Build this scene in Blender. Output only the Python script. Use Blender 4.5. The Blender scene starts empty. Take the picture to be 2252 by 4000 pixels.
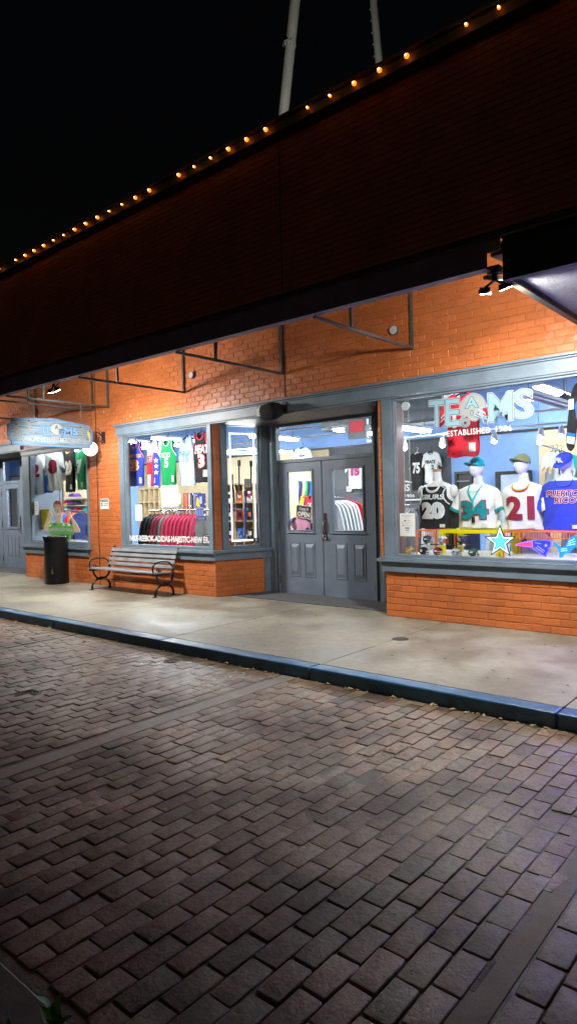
import bpy, bmesh, math, random
from mathutils import Vector, Matrix, noise
from mathutils.geometry import delaunay_2d_cdt
random.seed(7)
R = math.radians
sc = bpy.context.scene
col = sc.collection

# ---------------------------------------------------------------- camera
cam = bpy.data.objects.new('camera', bpy.data.cameras.new('camera')); col.objects.link(cam)
cam.data.sensor_fit = 'VERTICAL'; cam.data.sensor_height = 24; cam.data.lens = 15.36
cam.data.clip_start = 0.05; cam.data.clip_end = 400
yaw, pitch, roll = R(40.41), R(-0.92), R(-1.46)
fw = Vector((-math.sin(yaw)*math.cos(pitch), math.cos(yaw)*math.cos(pitch), math.sin(pitch)))
rr = Vector((math.cos(yaw), math.sin(yaw), 0)); uu = rr.cross(fw)
r2 = rr*math.cos(roll) + uu*math.sin(roll); u2 = -rr*math.sin(roll) + uu*math.cos(roll)
cam.matrix_world = Matrix(((r2.x, u2.x, -fw.x, 0), (r2.y, u2.y, -fw.y, -6.806), (r2.z, u2.z, -fw.z, 1.42), (0, 0, 0, 1)))
sc.camera = cam
# ---------------------------------------------------------------- night sky and a faint warm fill sun added as city glow
w = bpy.data.worlds.new('World'); sc.world = w; w.use_nodes = True
nt = w.node_tree; bg = nt.nodes['Background']
sky = nt.nodes.new('ShaderNodeTexSky'); sky.sky_type = 'NISHITA'; sky.sun_disc = False
sky.sun_elevation = R(-2); sky.sun_rotation = R(200)
nt.links.new(sky.outputs[0], bg.inputs[0]); bg.inputs[1].default_value = 0.012
sl = bpy.data.lights.new('city_glow_fill', 'SUN'); sl.energy = 0.036; sl.angle = R(12); sl.color = (1, .80, .60)
so = bpy.data.objects.new('city_glow_fill', sl); col.objects.link(so); so.rotation_euler = (R(40), 0, R(20))
sc.view_settings.view_transform = 'Standard'; sc.view_settings.look = 'None'
sc.view_settings.exposure = 0; sc.view_settings.gamma = 1
sc.cycles.max_bounces = 8; sc.cycles.transparent_max_bounces = 16
sc.cycles.caustics_reflective = False; sc.cycles.caustics_refractive = False
sc.cycles.sample_clamp_indirect = 6

# the twin floodlights under the awning edge: one head washes the wall, the other the pavement and street
FLOODS = [(-15.2, -1.72, 3.10), (-8.70, -1.72, 3.10), (-2.12, -1.70, 3.06)]  # the leftmost is unseen, assumed from the shadows
WALLW = (155, 175, 150); DOWNW = (430, 480, 440)
def spot(name, loc, target, power, angle, colr, blend=.6, size=.06):
    l = bpy.data.lights.new(name, 'SPOT'); l.energy = power; l.spot_size = R(angle); l.spot_blend = blend
    l.shadow_soft_size = size; l.color = colr
    o = bpy.data.objects.new(name, l); col.objects.link(o); o.location = loc
    o.rotation_euler = (Vector(target)-Vector(loc)).to_track_quat('-Z', 'Y').to_euler()
    return o

# ---------------------------------------------------------------- materials
def nodes(name):
    m = bpy.data.materials.new(name); m.use_nodes = True
    return m, m.node_tree, m.node_tree.nodes['Principled BSDF']
def N(t, ty, **kw):
    n = t.nodes.new(ty)
    for k, v in kw.items():
        if k.startswith('i_'): n.inputs[k[2:].replace('_', ' ')].default_value = v
        else: setattr(n, k, v)
    return n
_mc = {}
def mat(name, c, rough=.6, metal=0, var=.12, scale=8, bump=0, bscale=60, spec=.5, sheen=0, attr=False, coat=0):
    if name in _mc: return _mc[name]
    m, t, p = nodes(name); _mc[name] = m
    p.inputs['Roughness'].default_value = rough; p.inputs['Metallic'].default_value = metal
    p.inputs['Specular IOR Level'].default_value = spec
    if sheen: p.inputs['Sheen Weight'].default_value = sheen
    if coat: p.inputs['Coat Weight'].default_value = coat
    tc = N(t, 'ShaderNodeTexCoord'); L = t.links.new
    nz = N(t, 'ShaderNodeTexNoise', i_Scale=scale, i_Detail=5.0, i_Roughness=.6); L(tc.outputs['Object'], nz.inputs['Vector'])
    mp = N(t, 'ShaderNodeMapRange'); mp.inputs[1].default_value = .3; mp.inputs[2].default_value = .7
    mp.inputs[3].default_value = 1-var; mp.inputs[4].default_value = 1+var; L(nz.outputs[0], mp.inputs[0])
    vm = N(t, 'ShaderNodeVectorMath', operation='SCALE'); vm.inputs[0].default_value = c
    if attr:
        a = N(t, 'ShaderNodeAttribute', attribute_name='shade'); mu = N(t, 'ShaderNodeMath', operation='MULTIPLY')
        L(a.outputs['Fac'], mu.inputs[0]); L(mp.outputs[0], mu.inputs[1]); L(mu.outputs[0], vm.inputs[3])
    else: L(mp.outputs[0], vm.inputs[3])
    L(vm.outputs[0], p.inputs['Base Color'])
    if bump:
        n2 = N(t, 'ShaderNodeTexNoise', i_Scale=bscale, i_Detail=6.0, i_Roughness=.6); L(tc.outputs['Object'], n2.inputs['Vector'])
        b = N(t, 'ShaderNodeBump', i_Strength=bump, i_Distance=.01); L(n2.outputs[0], b.inputs['Height']); L(b.outputs[0], p.inputs['Normal'])
    return m
def emit(name, c, s):
    if name in _mc: return _mc[name]
    m, t, p = nodes(name); _mc[name] = m
    p.inputs['Base Color'].default_value = (*[min(.8, x) for x in c], 1)
    p.inputs['Emission Color'].default_value = (*c, 1); p.inputs['Emission Strength'].default_value = s
    return m
def glassmat(name, tint=(.97, .985, .98), refl=1.0, dirt=.02):
    m = bpy.data.materials.new(name); m.use_nodes = True; t = m.node_tree; t.nodes.clear(); L = t.links.new
    o = N(t, 'ShaderNodeOutputMaterial'); tr = N(t, 'ShaderNodeBsdfTransparent'); tr.inputs[0].default_value = (*tint, 1)
    gl = N(t, 'ShaderNodeBsdfGlossy'); gl.inputs['Roughness'].default_value = .01
    fr = N(t, 'ShaderNodeFresnel'); fr.inputs[0].default_value = 1.45
    mu = N(t, 'ShaderNodeMath', operation='MULTIPLY'); L(fr.outputs[0], mu.inputs[0]); ge = N(t, 'ShaderNodeNewGeometry'); iv = N(t, 'ShaderNodeMath', operation='SUBTRACT'); iv.inputs[0].default_value = refl; L(ge.outputs['Backfacing'], iv.inputs[1]); L(iv.outputs[0], mu.inputs[1])
    mx = N(t, 'ShaderNodeMixShader'); L(mu.outputs[0], mx.inputs[0]); L(tr.outputs[0], mx.inputs[1]); L(gl.outputs[0], mx.inputs[2])
    df = N(t, 'ShaderNodeBsdfDiffuse'); tc = N(t, 'ShaderNodeTexCoord')
    nz = N(t, 'ShaderNodeTexNoise', i_Scale=2.2, i_Detail=8.0, i_Roughness=.75); L(tc.outputs['Object'], nz.inputs['Vector'])
    mr = N(t, 'ShaderNodeMapRange'); mr.inputs[1].default_value = .45; mr.inputs[2].default_value = .75; mr.inputs[4].default_value = dirt; L(nz.outputs[0], mr.inputs[0]); mr.clamp = True
    m2 = N(t, 'ShaderNodeMixShader'); L(mr.outputs[0], m2.inputs[0]); L(mx.outputs[0], m2.inputs[1]); L(df.outputs[0], m2.inputs[2])
    L(m2.outputs[0], o.inputs[0]); return m

def brickpaint():
    m, t, p = nodes('painted brick'); L = t.links.new
    tc = N(t, 'ShaderNodeTexCoord')
    a = N(t, 'ShaderNodeAttribute', attribute_name='shade')
    nz = N(t, 'ShaderNodeTexNoise', i_Scale=1.3, i_Detail=6.0); L(tc.outputs['Object'], nz.inputs['Vector'])
    mr = N(t, 'ShaderNodeMapRange'); mr.inputs[1].default_value = .3; mr.inputs[2].default_value = .7; mr.inputs[3].default_value = .78; mr.inputs[4].default_value = 1.14
    L(nz.outputs[0], mr.inputs[0]); mu = N(t, 'ShaderNodeMath', operation='MULTIPLY'); L(a.outputs['Fac'], mu.inputs[0]); L(mr.outputs[0], mu.inputs[1])
    vm = N(t, 'ShaderNodeVectorMath', operation='SCALE'); vm.inputs[0].default_value = (.61, .172, .048); L(mu.outputs[0], vm.inputs[3]); L(vm.outputs[0], p.inputs['Base Color'])
    p.inputs['Roughness'].default_value = .42
    # cracked, rippled brick face under thick paint
    wv = N(t, 'ShaderNodeTexNoise', i_Scale=9.0, i_Detail=3.0); L(tc.outputs['Object'], wv.inputs['Vector'])
    vo = N(t, 'ShaderNodeTexVoronoi', feature='DISTANCE_TO_EDGE', i_Scale=14.0)
    ad = N(t, 'ShaderNodeMixRGB'); ad.inputs[0].default_value = .22; L(tc.outputs['Object'], ad.inputs[1]); L(wv.outputs['Color'], ad.inputs[2]); L(ad.outputs[0], vo.inputs['Vector'])
    m1 = N(t, 'ShaderNodeMapRange'); m1.inputs[2].default_value = .05; L(vo.outputs[0], m1.inputs[0])
    ms = N(t, 'ShaderNodeTexNoise', i_Scale=5.0, i_Detail=1.0); L(tc.outputs['Object'], ms.inputs['Vector'])
    mk = N(t, 'ShaderNodeMapRange'); mk.inputs[1].default_value = .45; mk.inputs[2].default_value = .6; L(ms.outputs[0], mk.inputs[0])
    fine = N(t, 'ShaderNodeTexNoise', i_Scale=55.0, i_Detail=5.0); L(tc.outputs['Object'], fine.inputs['Vector'])
    mm = N(t, 'ShaderNodeMath', operation='MULTIPLY'); L(m1.outputs[0], mm.inputs[0]); L(mk.outputs[0], mm.inputs[1])
    m2 = N(t, 'ShaderNodeMath', operation='MULTIPLY_ADD'); m2.inputs[1].default_value = .55; L(fine.outputs[0], m2.inputs[0]); L(mm.outputs[0], m2.inputs[2])
    b = N(t, 'ShaderNodeBump', i_Strength=.55, i_Distance=.006); L(m2.outputs[0], b.inputs['Height']); L(b.outputs[0], p.inputs['Normal'])
    return m
def concrete(name, c, stain, rough=(.35, .75), sc1=.9):
    m, t, p = nodes(name); L = t.links.new; tc = N(t, 'ShaderNodeTexCoord')
    n1 = N(t, 'ShaderNodeTexNoise', i_Scale=sc1, i_Detail=9.0, i_Roughness=.68); L(tc.outputs['Object'], n1.inputs['Vector'])
    n2 = N(t, 'ShaderNodeTexNoise', i_Scale=9.0, i_Detail=8.0, i_Roughness=.7); L(tc.outputs['Object'], n2.inputs['Vector'])
    n3 = N(t, 'ShaderNodeTexNoise', i_Scale=120.0, i_Detail=3.0); L(tc.outputs['Object'], n3.inputs['Vector'])
    cr = N(t, 'ShaderNodeValToRGB'); e = cr.color_ramp.elements
    e[0].position = .42; e[0].color = (*stain, 1); e[1].position = .58; e[1].color = (*c, 1); L(n1.outputs[0], cr.inputs[0])
    mx = N(t, 'ShaderNodeMixRGB', blend_type='MULTIPLY'); mx.inputs[0].default_value = .6; L(cr.outputs[0], mx.inputs[1])
    c2 = N(t, 'ShaderNodeValToRGB'); e = c2.color_ramp.elements; e[0].position = .3; e[0].color = (.55, .54, .52, 1); e[1].position = .65; e[1].color = (1, 1, 1, 1)
    L(n2.outputs[0], c2.inputs[0]); L(c2.outputs[0], mx.inputs[2]); L(mx.outputs[0], p.inputs['Base Color'])
    mr = N(t, 'ShaderNodeMapRange'); mr.inputs[1].default_value = .4; mr.inputs[2].default_value = .62; mr.inputs[3].default_value = rough[0]; mr.inputs[4].default_value = rough[1]
    L(n1.outputs[0], mr.inputs[0]); L(mr.outputs[0], p.inputs['Roughness'])
    b = N(t, 'ShaderNodeBump', i_Strength=.25, i_Distance=.004); L(n3.outputs[0], b.inputs['Height']); L(b.outputs[0], p.inputs['Normal'])
    return m
def pavermat():
    m, t, p = nodes('street brick'); L = t.links.new; tc = N(t, 'ShaderNodeTexCoord')
    a = N(t, 'ShaderNodeAttribute', attribute_name='shade')
    n1 = N(t, 'ShaderNodeTexNoise', i_Scale=1.6, i_Detail=8.0, i_Roughness=.65); L(tc.outputs['Object'], n1.inputs['Vector'])
    n2 = N(t, 'ShaderNodeTexNoise', i_Scale=28.0, i_Detail=7.0, i_Roughness=.7); L(tc.outputs['Object'], n2.inputs['Vector'])
    cr = N(t, 'ShaderNodeValToRGB'); e = cr.color_ramp.elements
    e[0].position = .36; e[0].color = (.115, .078, .056, 1); e[1].position = .66; e[1].color = (.36, .285, .21, 1); L(n1.outputs[0], cr.inputs[0])
    x = e.new(.5); x.color = (.235, .17, .118, 1)
    c2 = N(t, 'ShaderNodeValToRGB'); e = c2.color_ramp.elements; e[0].position = .32; e[0].color = (.35, .3, .27, 1); e[1].position = .55; e[1].color = (1, 1, 1, 1); L(n2.outputs[0], c2.inputs[0])
    mx = N(t, 'ShaderNodeMixRGB', blend_type='MULTIPLY'); mx.inputs[0].default_value = .8; L(cr.outputs[0], mx.inputs[1]); L(c2.outputs[0], mx.inputs[2])
    hs = N(t, 'ShaderNodeTexWhiteNoise', noise_dimensions='1D'); L(a.outputs['Fac'], hs.inputs['W'])
    hr = N(t, 'ShaderNodeValToRGB'); e = hr.color_ramp.elements; e[0].color = (1.10, .93, .90, 1); e[1].color = (.96, 1.01, 1.02, 1); q = e.new(.3); q.color = (1.05, .97, .92, 1); L(hs.outputs['Value'], hr.inputs[0])
    mh = N(t, 'ShaderNodeMixRGB', blend_type='MULTIPLY'); mh.inputs[0].default_value = 1; L(mx.outputs[0], mh.inputs[1]); L(hr.outputs[0], mh.inputs[2])
    vm = N(t, 'ShaderNodeVectorMath', operation='SCALE'); L(mh.outputs[0], vm.inputs[0]); L(a.outputs['Fac'], vm.inputs[3]); L(vm.outputs[0], p.inputs['Base Color'])
    mr = N(t, 'ShaderNodeMapRange'); mr.inputs[1].default_value = .35; mr.inputs[2].default_value = .65; mr.inputs[3].default_value = .52; mr.inputs[4].default_value = .25
    L(n1.outputs[0], mr.inputs[0]); L(mr.outputs[0], p.inputs['Roughness'])
    n3 = N(t, 'ShaderNodeTexNoise', i_Scale=60.0, i_Detail=6.0, i_Roughness=.7); L(tc.outputs['Object'], n3.inputs['Vector'])
    pt = N(t, 'ShaderNodeTexVoronoi', i_Scale=38.0, i_Randomness=1.0); L(tc.outputs['Object'], pt.inputs['Vector'])
    pm = N(t, 'ShaderNodeMapRange'); pm.inputs[1].default_value = .10; pm.inputs[2].default_value = .17; pm.inputs[3].default_value = .38; L(pt.outputs['Distance'], pm.inputs[0])
    pv = N(t, 'ShaderNodeVectorMath', operation='SCALE'); L(vm.outputs[0], pv.inputs[0]); L(pm.outputs[0], pv.inputs[3]); L(pv.outputs[0], p.inputs['Base Color'])
    ad = N(t, 'ShaderNodeMath', operation='ADD'); L(n2.outputs[0], ad.inputs[0]); L(n3.outputs[0], ad.inputs[1])
    b = N(t, 'ShaderNodeBump', i_Strength=.5, i_Distance=.006); L(ad.outputs[0], b.inputs['Height']); L(b.outputs[0], p.inputs['Normal'])
    return m

BRICK = brickpaint(); PAVER = pavermat()
WALKM = concrete('sidewalk concrete', (.36, .33, .26), (.215, .19, .145))
BAND2 = concrete('brown band', (.34, .265, .20), (.10, .075, .055), (.45, .7), 3)
BANDM = concrete('band concrete', (.40, .365, .31), (.24, .21, .175), (.4, .7), 2)
FRAME = mat('slate blue paint', (.165, .215, .265), .42, var=.17, scale=4, bump=.2, bscale=40)
DOORM = mat('slate door paint', (.17, .21, .27), .38, var=.14, scale=3.5, bump=.14, bscale=90)
GLASS = glassmat('window glass')
KERBM = mat('navy kerb paint', (.035, .13, .26), .33, var=.35, scale=6, bump=.4, bscale=50)
DARK = mat('dark steel', (.02, .018, .022), .45, var=.2, scale=5)
PURP = mat('purple black paint', (.15, .12, .19), .4, var=.25, scale=4, bump=.1)
BAR = mat('grey bar steel', (.10, .105, .105), .5, metal=.2, var=.25)
BLACK = mat('black', (.012, .012, .013), .5, var=.1)
IRON = mat('black cast iron', (.012, .012, .013), .28, var=.2, bump=.2, bscale=80)
WHITE = mat('white', (.78, .78, .76), .7, var=.04)
PAPER = mat('paper', (.80, .80, .78), .8, var=.02)
INK = mat('print ink', (.05, .05, .06), .8, var=.02)
GREYP = mat('grey print', (.35, .36, .38), .8, var=.02)
CHROME = mat('chrome', (.75, .75, .75), .15, metal=1, var=.03)
BIRCH = mat('birch board', (.62, .47, .27), .55, var=.12, scale=6)
SLAT = mat('cream slat board', (.80, .65, .40), .5, var=.06, scale=3)
BLUEW = mat('interior blue wall', (.25, .43, .80), .7, var=.05)
GREYW = mat('charcoal felt wall', (.11, .12, .13), .9, var=.22, scale=30, bump=.6, bscale=70)
CARPET = mat('shop carpet', (.10, .10, .11), .95, var=.2, scale=20)

# ---------------------------------------------------------------- mesh helpers
def link(name, verts, faces, m=None, parent=None, smooth=False, bevel=0, shade=None):
    root = parent
    while root is not None and root.parent is not None: root = root.parent
    off = root.location if root is not None else Vector((0, 0, 0))
    me = bpy.data.meshes.new(name)
    me.from_pydata([(v[0]-off[0], v[1]-off[1], v[2]-off[2]) for v in verts], [], faces)
    me.update()
    if smooth: me.polygons.foreach_set('use_smooth', [True]*len(me.polygons))
    if shade is not None:
        a = me.attributes.new('shade', 'FLOAT', 'FACE'); a.data.foreach_set('value', shade)
    o = bpy.data.objects.new(name, me); col.objects.link(o)
    if m: me.materials.append(m)
    if parent is not None: o.parent = parent
    if bevel:
        b = o.modifiers.new('bevel', 'BEVEL'); b.width = bevel; b.segments = 2; b.limit_method = 'ANGLE'
    return o
class MB:
    def __init__(s): s.v = []; s.f = []; s.sh = []
    def add(s, vs, fs, sh=1.0):
        n = len(s.v); s.v += [tuple(v) for v in vs]; s.f += [tuple(i+n for i in f) for f in fs]; s.sh += [sh]*len(fs); return s
    def box(s, x0, x1, y0, y1, z0, z1):
        v = [(x, y, z) for z in (z0, z1) for y in (y0, y1) for x in (x0, x1)]
        return s.add(v, [(0, 2, 3, 1), (4, 5, 7, 6), (0, 1, 5, 4), (1, 3, 7, 5), (3, 2, 6, 7), (2, 0, 4, 6)])
    def tube(s, pts, r, n=8, cap=True, closed=False):
        pts = [Vector(p) for p in pts]; rs = r if isinstance(r, (list, tuple)) else [r]*len(pts)
        vs = []; m = len(pts); up = None
        for i, p in enumerate(pts):
            if closed: d = pts[(i+1) % m]-pts[i-1]
            else: d = pts[min(i+1, m-1)]-pts[max(i-1, 0)]
            d.normalize()
            if up is None:
                up = Vector((0, 0, 1)) if abs(d.z) < .9 else Vector((1, 0, 0))
            a = d.cross(up); a.normalize(); b = a.cross(d); up = b
            for k in range(n):
                t = 2*math.pi*k/n; vs.append(p+a*math.cos(t)*rs[i]+b*math.sin(t)*rs[i])
        fs = []
        for i in range(m if closed else m-1):
            j = (i+1) % m
            for k in range(n):
                fs.append((i*n+k, i*n+(k+1) % n, j*n+(k+1) % n, j*n+k))
        if cap and not closed: fs += [tuple(range(n-1, -1, -1)), tuple(range((m-1)*n, m*n))]
        return s.add(vs, fs)
    def bar(s, a, b, w, h):        # rectangular bar from a to b
        a = Vector(a); b = Vector(b); d = (b-a).normalized(); up = Vector((0, 0, 1)) if abs(d.z) < .9 else Vector((0, 1, 0))
        x = d.cross(up).normalized()*w/2; y = x.cross(d).normalized()*h/2
        v = [p+q for p in (a, b) for q in (x+y, -x+y, -x-y, x-y)]
        return s.add(v, [(3, 2, 1, 0), (4, 5, 6, 7)]+[(k, (k+1) % 4, (k+1) % 4+4, k+4) for k in range(4)])
    def loft(s, secs, cap=True):
        n = len(secs[0]); v = [p for q in secs for p in q]; f = []
        for i in range(len(secs)-1):
            for k in range(n): f.append((i*n+k, i*n+(k+1) % n, (i+1)*n+(k+1) % n, (i+1)*n+k))
        if cap: f += [tuple(range(n-1, -1, -1)), tuple(range((len(secs)-1)*n, len(secs)*n))]
        return s.add(v, f)
    def lathe(s, prof, c, n=24, axis='z', sx=1, sy=1):
        secs = []
        for r, h in prof:
            q = []
            for k in range(n):
                t = 2*math.pi*k/n; a, b = r*math.cos(t)*sx, r*math.sin(t)*sy
                q.append((c[0]+a, c[1]+b, c[2]+h) if axis == 'z' else ((c[0]+a, c[1]+h, c[2]+b) if axis == 'y' else (c[0]+h, c[1]+a, c[2]+b)))
            secs.append(q)
        return s.loft(secs)
    def sphere(s, c, r, n=20, sx=1, sy=1, sz=1):
        return s.lathe([(max(1e-4, r*math.sin(math.pi*i/n)), -r*sz*math.cos(math.pi*i/n)) for i in range(n+1)], c, n*2, sx=sx, sy=sy)
    def prism(s, poly, fn, d0, d1):  # poly in 2-D, fn(u,v,w) -> 3-D
        n = len(poly); v = [fn(u, q, d0) for u, q in poly]+[fn(u, q, d1) for u, q in poly]
        return s.add(v, [tuple(range(n)), tuple(range(2*n-1, n-1, -1))]+[(k, k+n, (k+1) % n+n, (k+1) % n) for k in range(n)])
    def build(s, name, m, parent=None, smooth=False, bevel=0, shade=False):
        o = link(name, s.v, s.f, m, parent, False, bevel, s.sh if shade else None)
        bm = bmesh.new(); bm.from_mesh(o.data); bmesh.ops.recalc_face_normals(bm, faces=bm.faces)
        if smooth:
            for e in bm.edges: e.smooth = len(e.link_faces) == 2 and e.calc_face_angle(3) < .9
            for f in bm.faces: f.smooth = True
        bm.to_mesh(o.data); bm.free(); return o
def tag(o, label=None, cat=None, group=None, kind=None):
    for k, v in (('label', label), ('category', cat), ('group', group), ('kind', kind)):
        if v: o[k] = v
    return o
def thing(name, label, cat, loc, group=None):
    o = bpy.data.objects.new(name, None); col.objects.link(o); o.location = loc; o.empty_display_size = .1
    return tag(o, label, cat, group)
def BX(name, m, parent, *boxes, bevel=.003):
    b = MB()
    for q in boxes: b.box(*q)
    return b.build(name, m, parent, bevel=bevel)

# text: evaluated font curve -> mesh, sliced so that it can bend, mapped by fn(u, v, w)
def glyphs(s, off=0.0, slices=0, space=1.0, shear=0):
    cu = bpy.data.curves.new('t', 'FONT'); cu.body = s; cu.size = 1; cu.offset = 0; cu.space_character = space; cu.shear = shear
    cu.resolution_u = 3
    o = bpy.data.objects.new('t', cu); col.objects.link(o)
    def ev():
        bpy.context.view_layer.update()
        me = bpy.data.meshes.new_from_object(o.evaluated_get(bpy.context.evaluated_depsgraph_get())); return me
    m0 = ev(); xs = [v.co.x for v in m0.vertices]; ys = [v.co.y for v in m0.vertices]
    x0, x1, y0, y1 = min(xs), max(xs), min(ys), max(ys); bpy.data.meshes.remove(m0)
    cu.offset = off; me = ev(); bpy.data.objects.remove(o); bpy.data.curves.remove(cu)
    bm = bmesh.new(); bm.from_mesh(me); bpy.data.meshes.remove(me)
    for k in range(1, slices):
        bmesh.ops.bisect_plane(bm, geom=bm.verts[:]+bm.edges[:]+bm.faces[:], plane_co=(x0+(x1-x0)*k/slices, 0, 0), plane_no=(1, 0, 0))
    vs = [((v.co.x-x0)/(x1-x0), (v.co.y-y0)/(y1-y0)) for v in bm.verts]
    bm.verts.index_update(); fs = [tuple(v.index for v in f.verts) for f in bm.faces]; bm.free()
    return vs, fs
def text(name, s, fn, m, parent=None, bold=.03, outl=None, ow=.05, slices=0, space=1.0, w=.002, arch=0, shear=0):
    o = None
    if outl:
        vs, fs = glyphs(s, bold+ow, slices, space, shear)
        o = link(name+'_outline', [fn(u, v+arch*(1-(2*u-1)**2), w) for u, v in vs], fs, outl, parent); w += .0025
    vs, fs = glyphs(s, bold, slices, space, shear)
    t = link(name, [fn(u, v+arch*(1-(2*u-1)**2), w) for u, v in vs], fs, m, parent)
    return t
def ymap(x0, z0, x1, z1, y):
    return lambda u, v, w: (x0+u*(x1-x0), y-w, z0+v*(z1-z0))
def quad(p00, p10, p01, p11, n):
    a, b, c, d, n = map(Vector, (p00, p10, p01, p11, n))
    return lambda u, v, w: (a*(1-u)*(1-v)+b*u*(1-v)+c*(1-u)*v+d*u*v)+n*w
def sub(fn, u0, v0, u1, v1):
    return lambda u, v, w: fn(u0+u*(u1-u0), v0+v*(v1-v0), w)
def smoothchain(pts, k=4):
    out = []; n = len(pts)
    for i in range(n-1):
        p0, p1, p2, p3 = pts[max(i-1, 0)], pts[i], pts[i+1], pts[min(i+2, n-1)]
        for j in range(k):
            t = j/k
            out.append(tuple(.5*((2*p1[c])+(-p0[c]+p2[c])*t+(2*p0[c]-5*p1[c]+4*p2[c]-p3[c])*t*t+(-p0[c]+3*p1[c]-3*p2[c]+p3[c])*t**3) for c in (0, 1)))
    out.append(pts[-1]); return out
def inside(p, poly):
    x, y = p; r = False; j = len(poly)-1
    for i in range(len(poly)):
        xi, yi = poly[i]; xj, yj = poly[j]
        if (yi > y) != (yj > y) and x < (xj-xi)*(y-yi)/(yj-yi)+xi: r = not r
        j = i
    return r
def sheet(poly, fn, w=0, res=12):
    n = len(poly); us = [p[0] for p in poly]; vs = [p[1] for p in poly]
    pts = [Vector(p) for p in poly]; st = max(max(us)-min(us), .02)/res
    sv = max(max(vs)-min(vs), .02)/(res*1.4)
    u = min(us)+st/2
    while u < max(us):
        v = min(vs)+sv/2
        while v < max(vs):
            if inside((u, v), poly): pts.append(Vector((u, v)))
            v += sv
        u += st
    r = delaunay_2d_cdt(pts, [(i, (i+1) % n) for i in range(n)], [], 1, 1e-5)
    return [fn(p.x, p.y, w) for p in r[0]], [tuple(f) for f in r[2]]
def shot(name, poly, fn, m, parent, w=0, res=12, smooth=True):
    v, f = sheet(poly, fn, w, res); return link(name, v, f, m, parent, smooth)
def ribbon(pts, wid, asp=1.0):   # closed strip polygon inside a chain
    out = []
    for i, p in enumerate(pts):
        a = pts[max(i-1, 0)]; b = pts[min(i+1, len(pts)-1)]
        dx, dy = b[0]-a[0], (b[1]-a[1])*asp; l = math.hypot(dx, dy) or 1
        out.append((p[0]+dy/l*wid, p[1]-dx/l*wid/asp))
    return list(pts)+out[::-1]
def smooth3(pts, k=5):
    out = []; n = len(pts); pts = [Vector(p) for p in pts]
    for i in range(n-1):
        p0, p1, p2, p3 = pts[max(i-1, 0)], pts[i], pts[i+1], pts[min(i+2, n-1)]
        for j in range(k):
            t = j/k; out.append(.5*((2*p1)+(-p0+p2)*t+(2*p0-5*p1+4*p2-p3)*t*t+(-p0+3*p1-3*p2+p3)*t**3))
    out.append(pts[-1]); return out
# ================================================================ ground
ZS = -0.10
def bricks(mb, fn, u0, u1, v0, v1, pu=.193, pv=.0768, ph=0.0, back=.0058, jit=.0012, skip=None):
    r0 = int(math.floor(v0/pv+.001)); r1 = int(math.ceil(v1/pv-.001))
    mb.add([fn(u0, v0, -back), fn(u1, v0, -back), fn(u1, v1, -back), fn(u0, v1, -back)], [(0, 1, 2, 3)], .88)
    J = .0045
    for r in range(r0, r1):
        a0 = max(v0, r*pv+J); a1 = min(v1, (r+1)*pv-J)
        if a1-a0 < .008: continue
        k = math.floor(u0/pu)-1
        while True:
            b0 = k*pu+(r % 2)*pu/2+ph; b1 = b0+pu; k += 1
            if b0 > u1: break
            c0 = max(u0, b0+J); c1 = min(u1, b1-J)
            if c1-c0 < .012: continue
            if skip and skip((c0+c1)/2, (a0+a1)/2): continue
            e = .004; q = [random.uniform(-1, 1)*jit for _ in range(12)]; h = random.uniform(-.0018, .0018)
            v = [fn(c0, a0, -back), fn(c1, a0, -back), fn(c1, a1, -back), fn(c0, a1, -back),
                 fn(c0+q[0], a0+q[1], -e+h), fn(c1+q[2], a0+q[3], -e+h), fn(c1+q[4], a1+q[5], -e+h), fn(c0+q[6], a1+q[7], -e+h),
                 fn(c0+e*1.4, a0+e, h+q[8]), fn(c1-e*1.4, a0+e, h+q[9]), fn(c1-e*1.4, a1-e, h+q[10]), fn(c0+e*1.4, a1-e, h+q[11])]
            f = [(i, (i+1) % 4, (i+1) % 4+4, i+4) for i in range(4)]+[(i+4, (i+1) % 4+4, (i+1) % 4+8, i+8) for i in range(4)]+[(8, 9, 10, 11)]
            mb.add(v, f, random.uniform(.88, 1.08))
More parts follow.
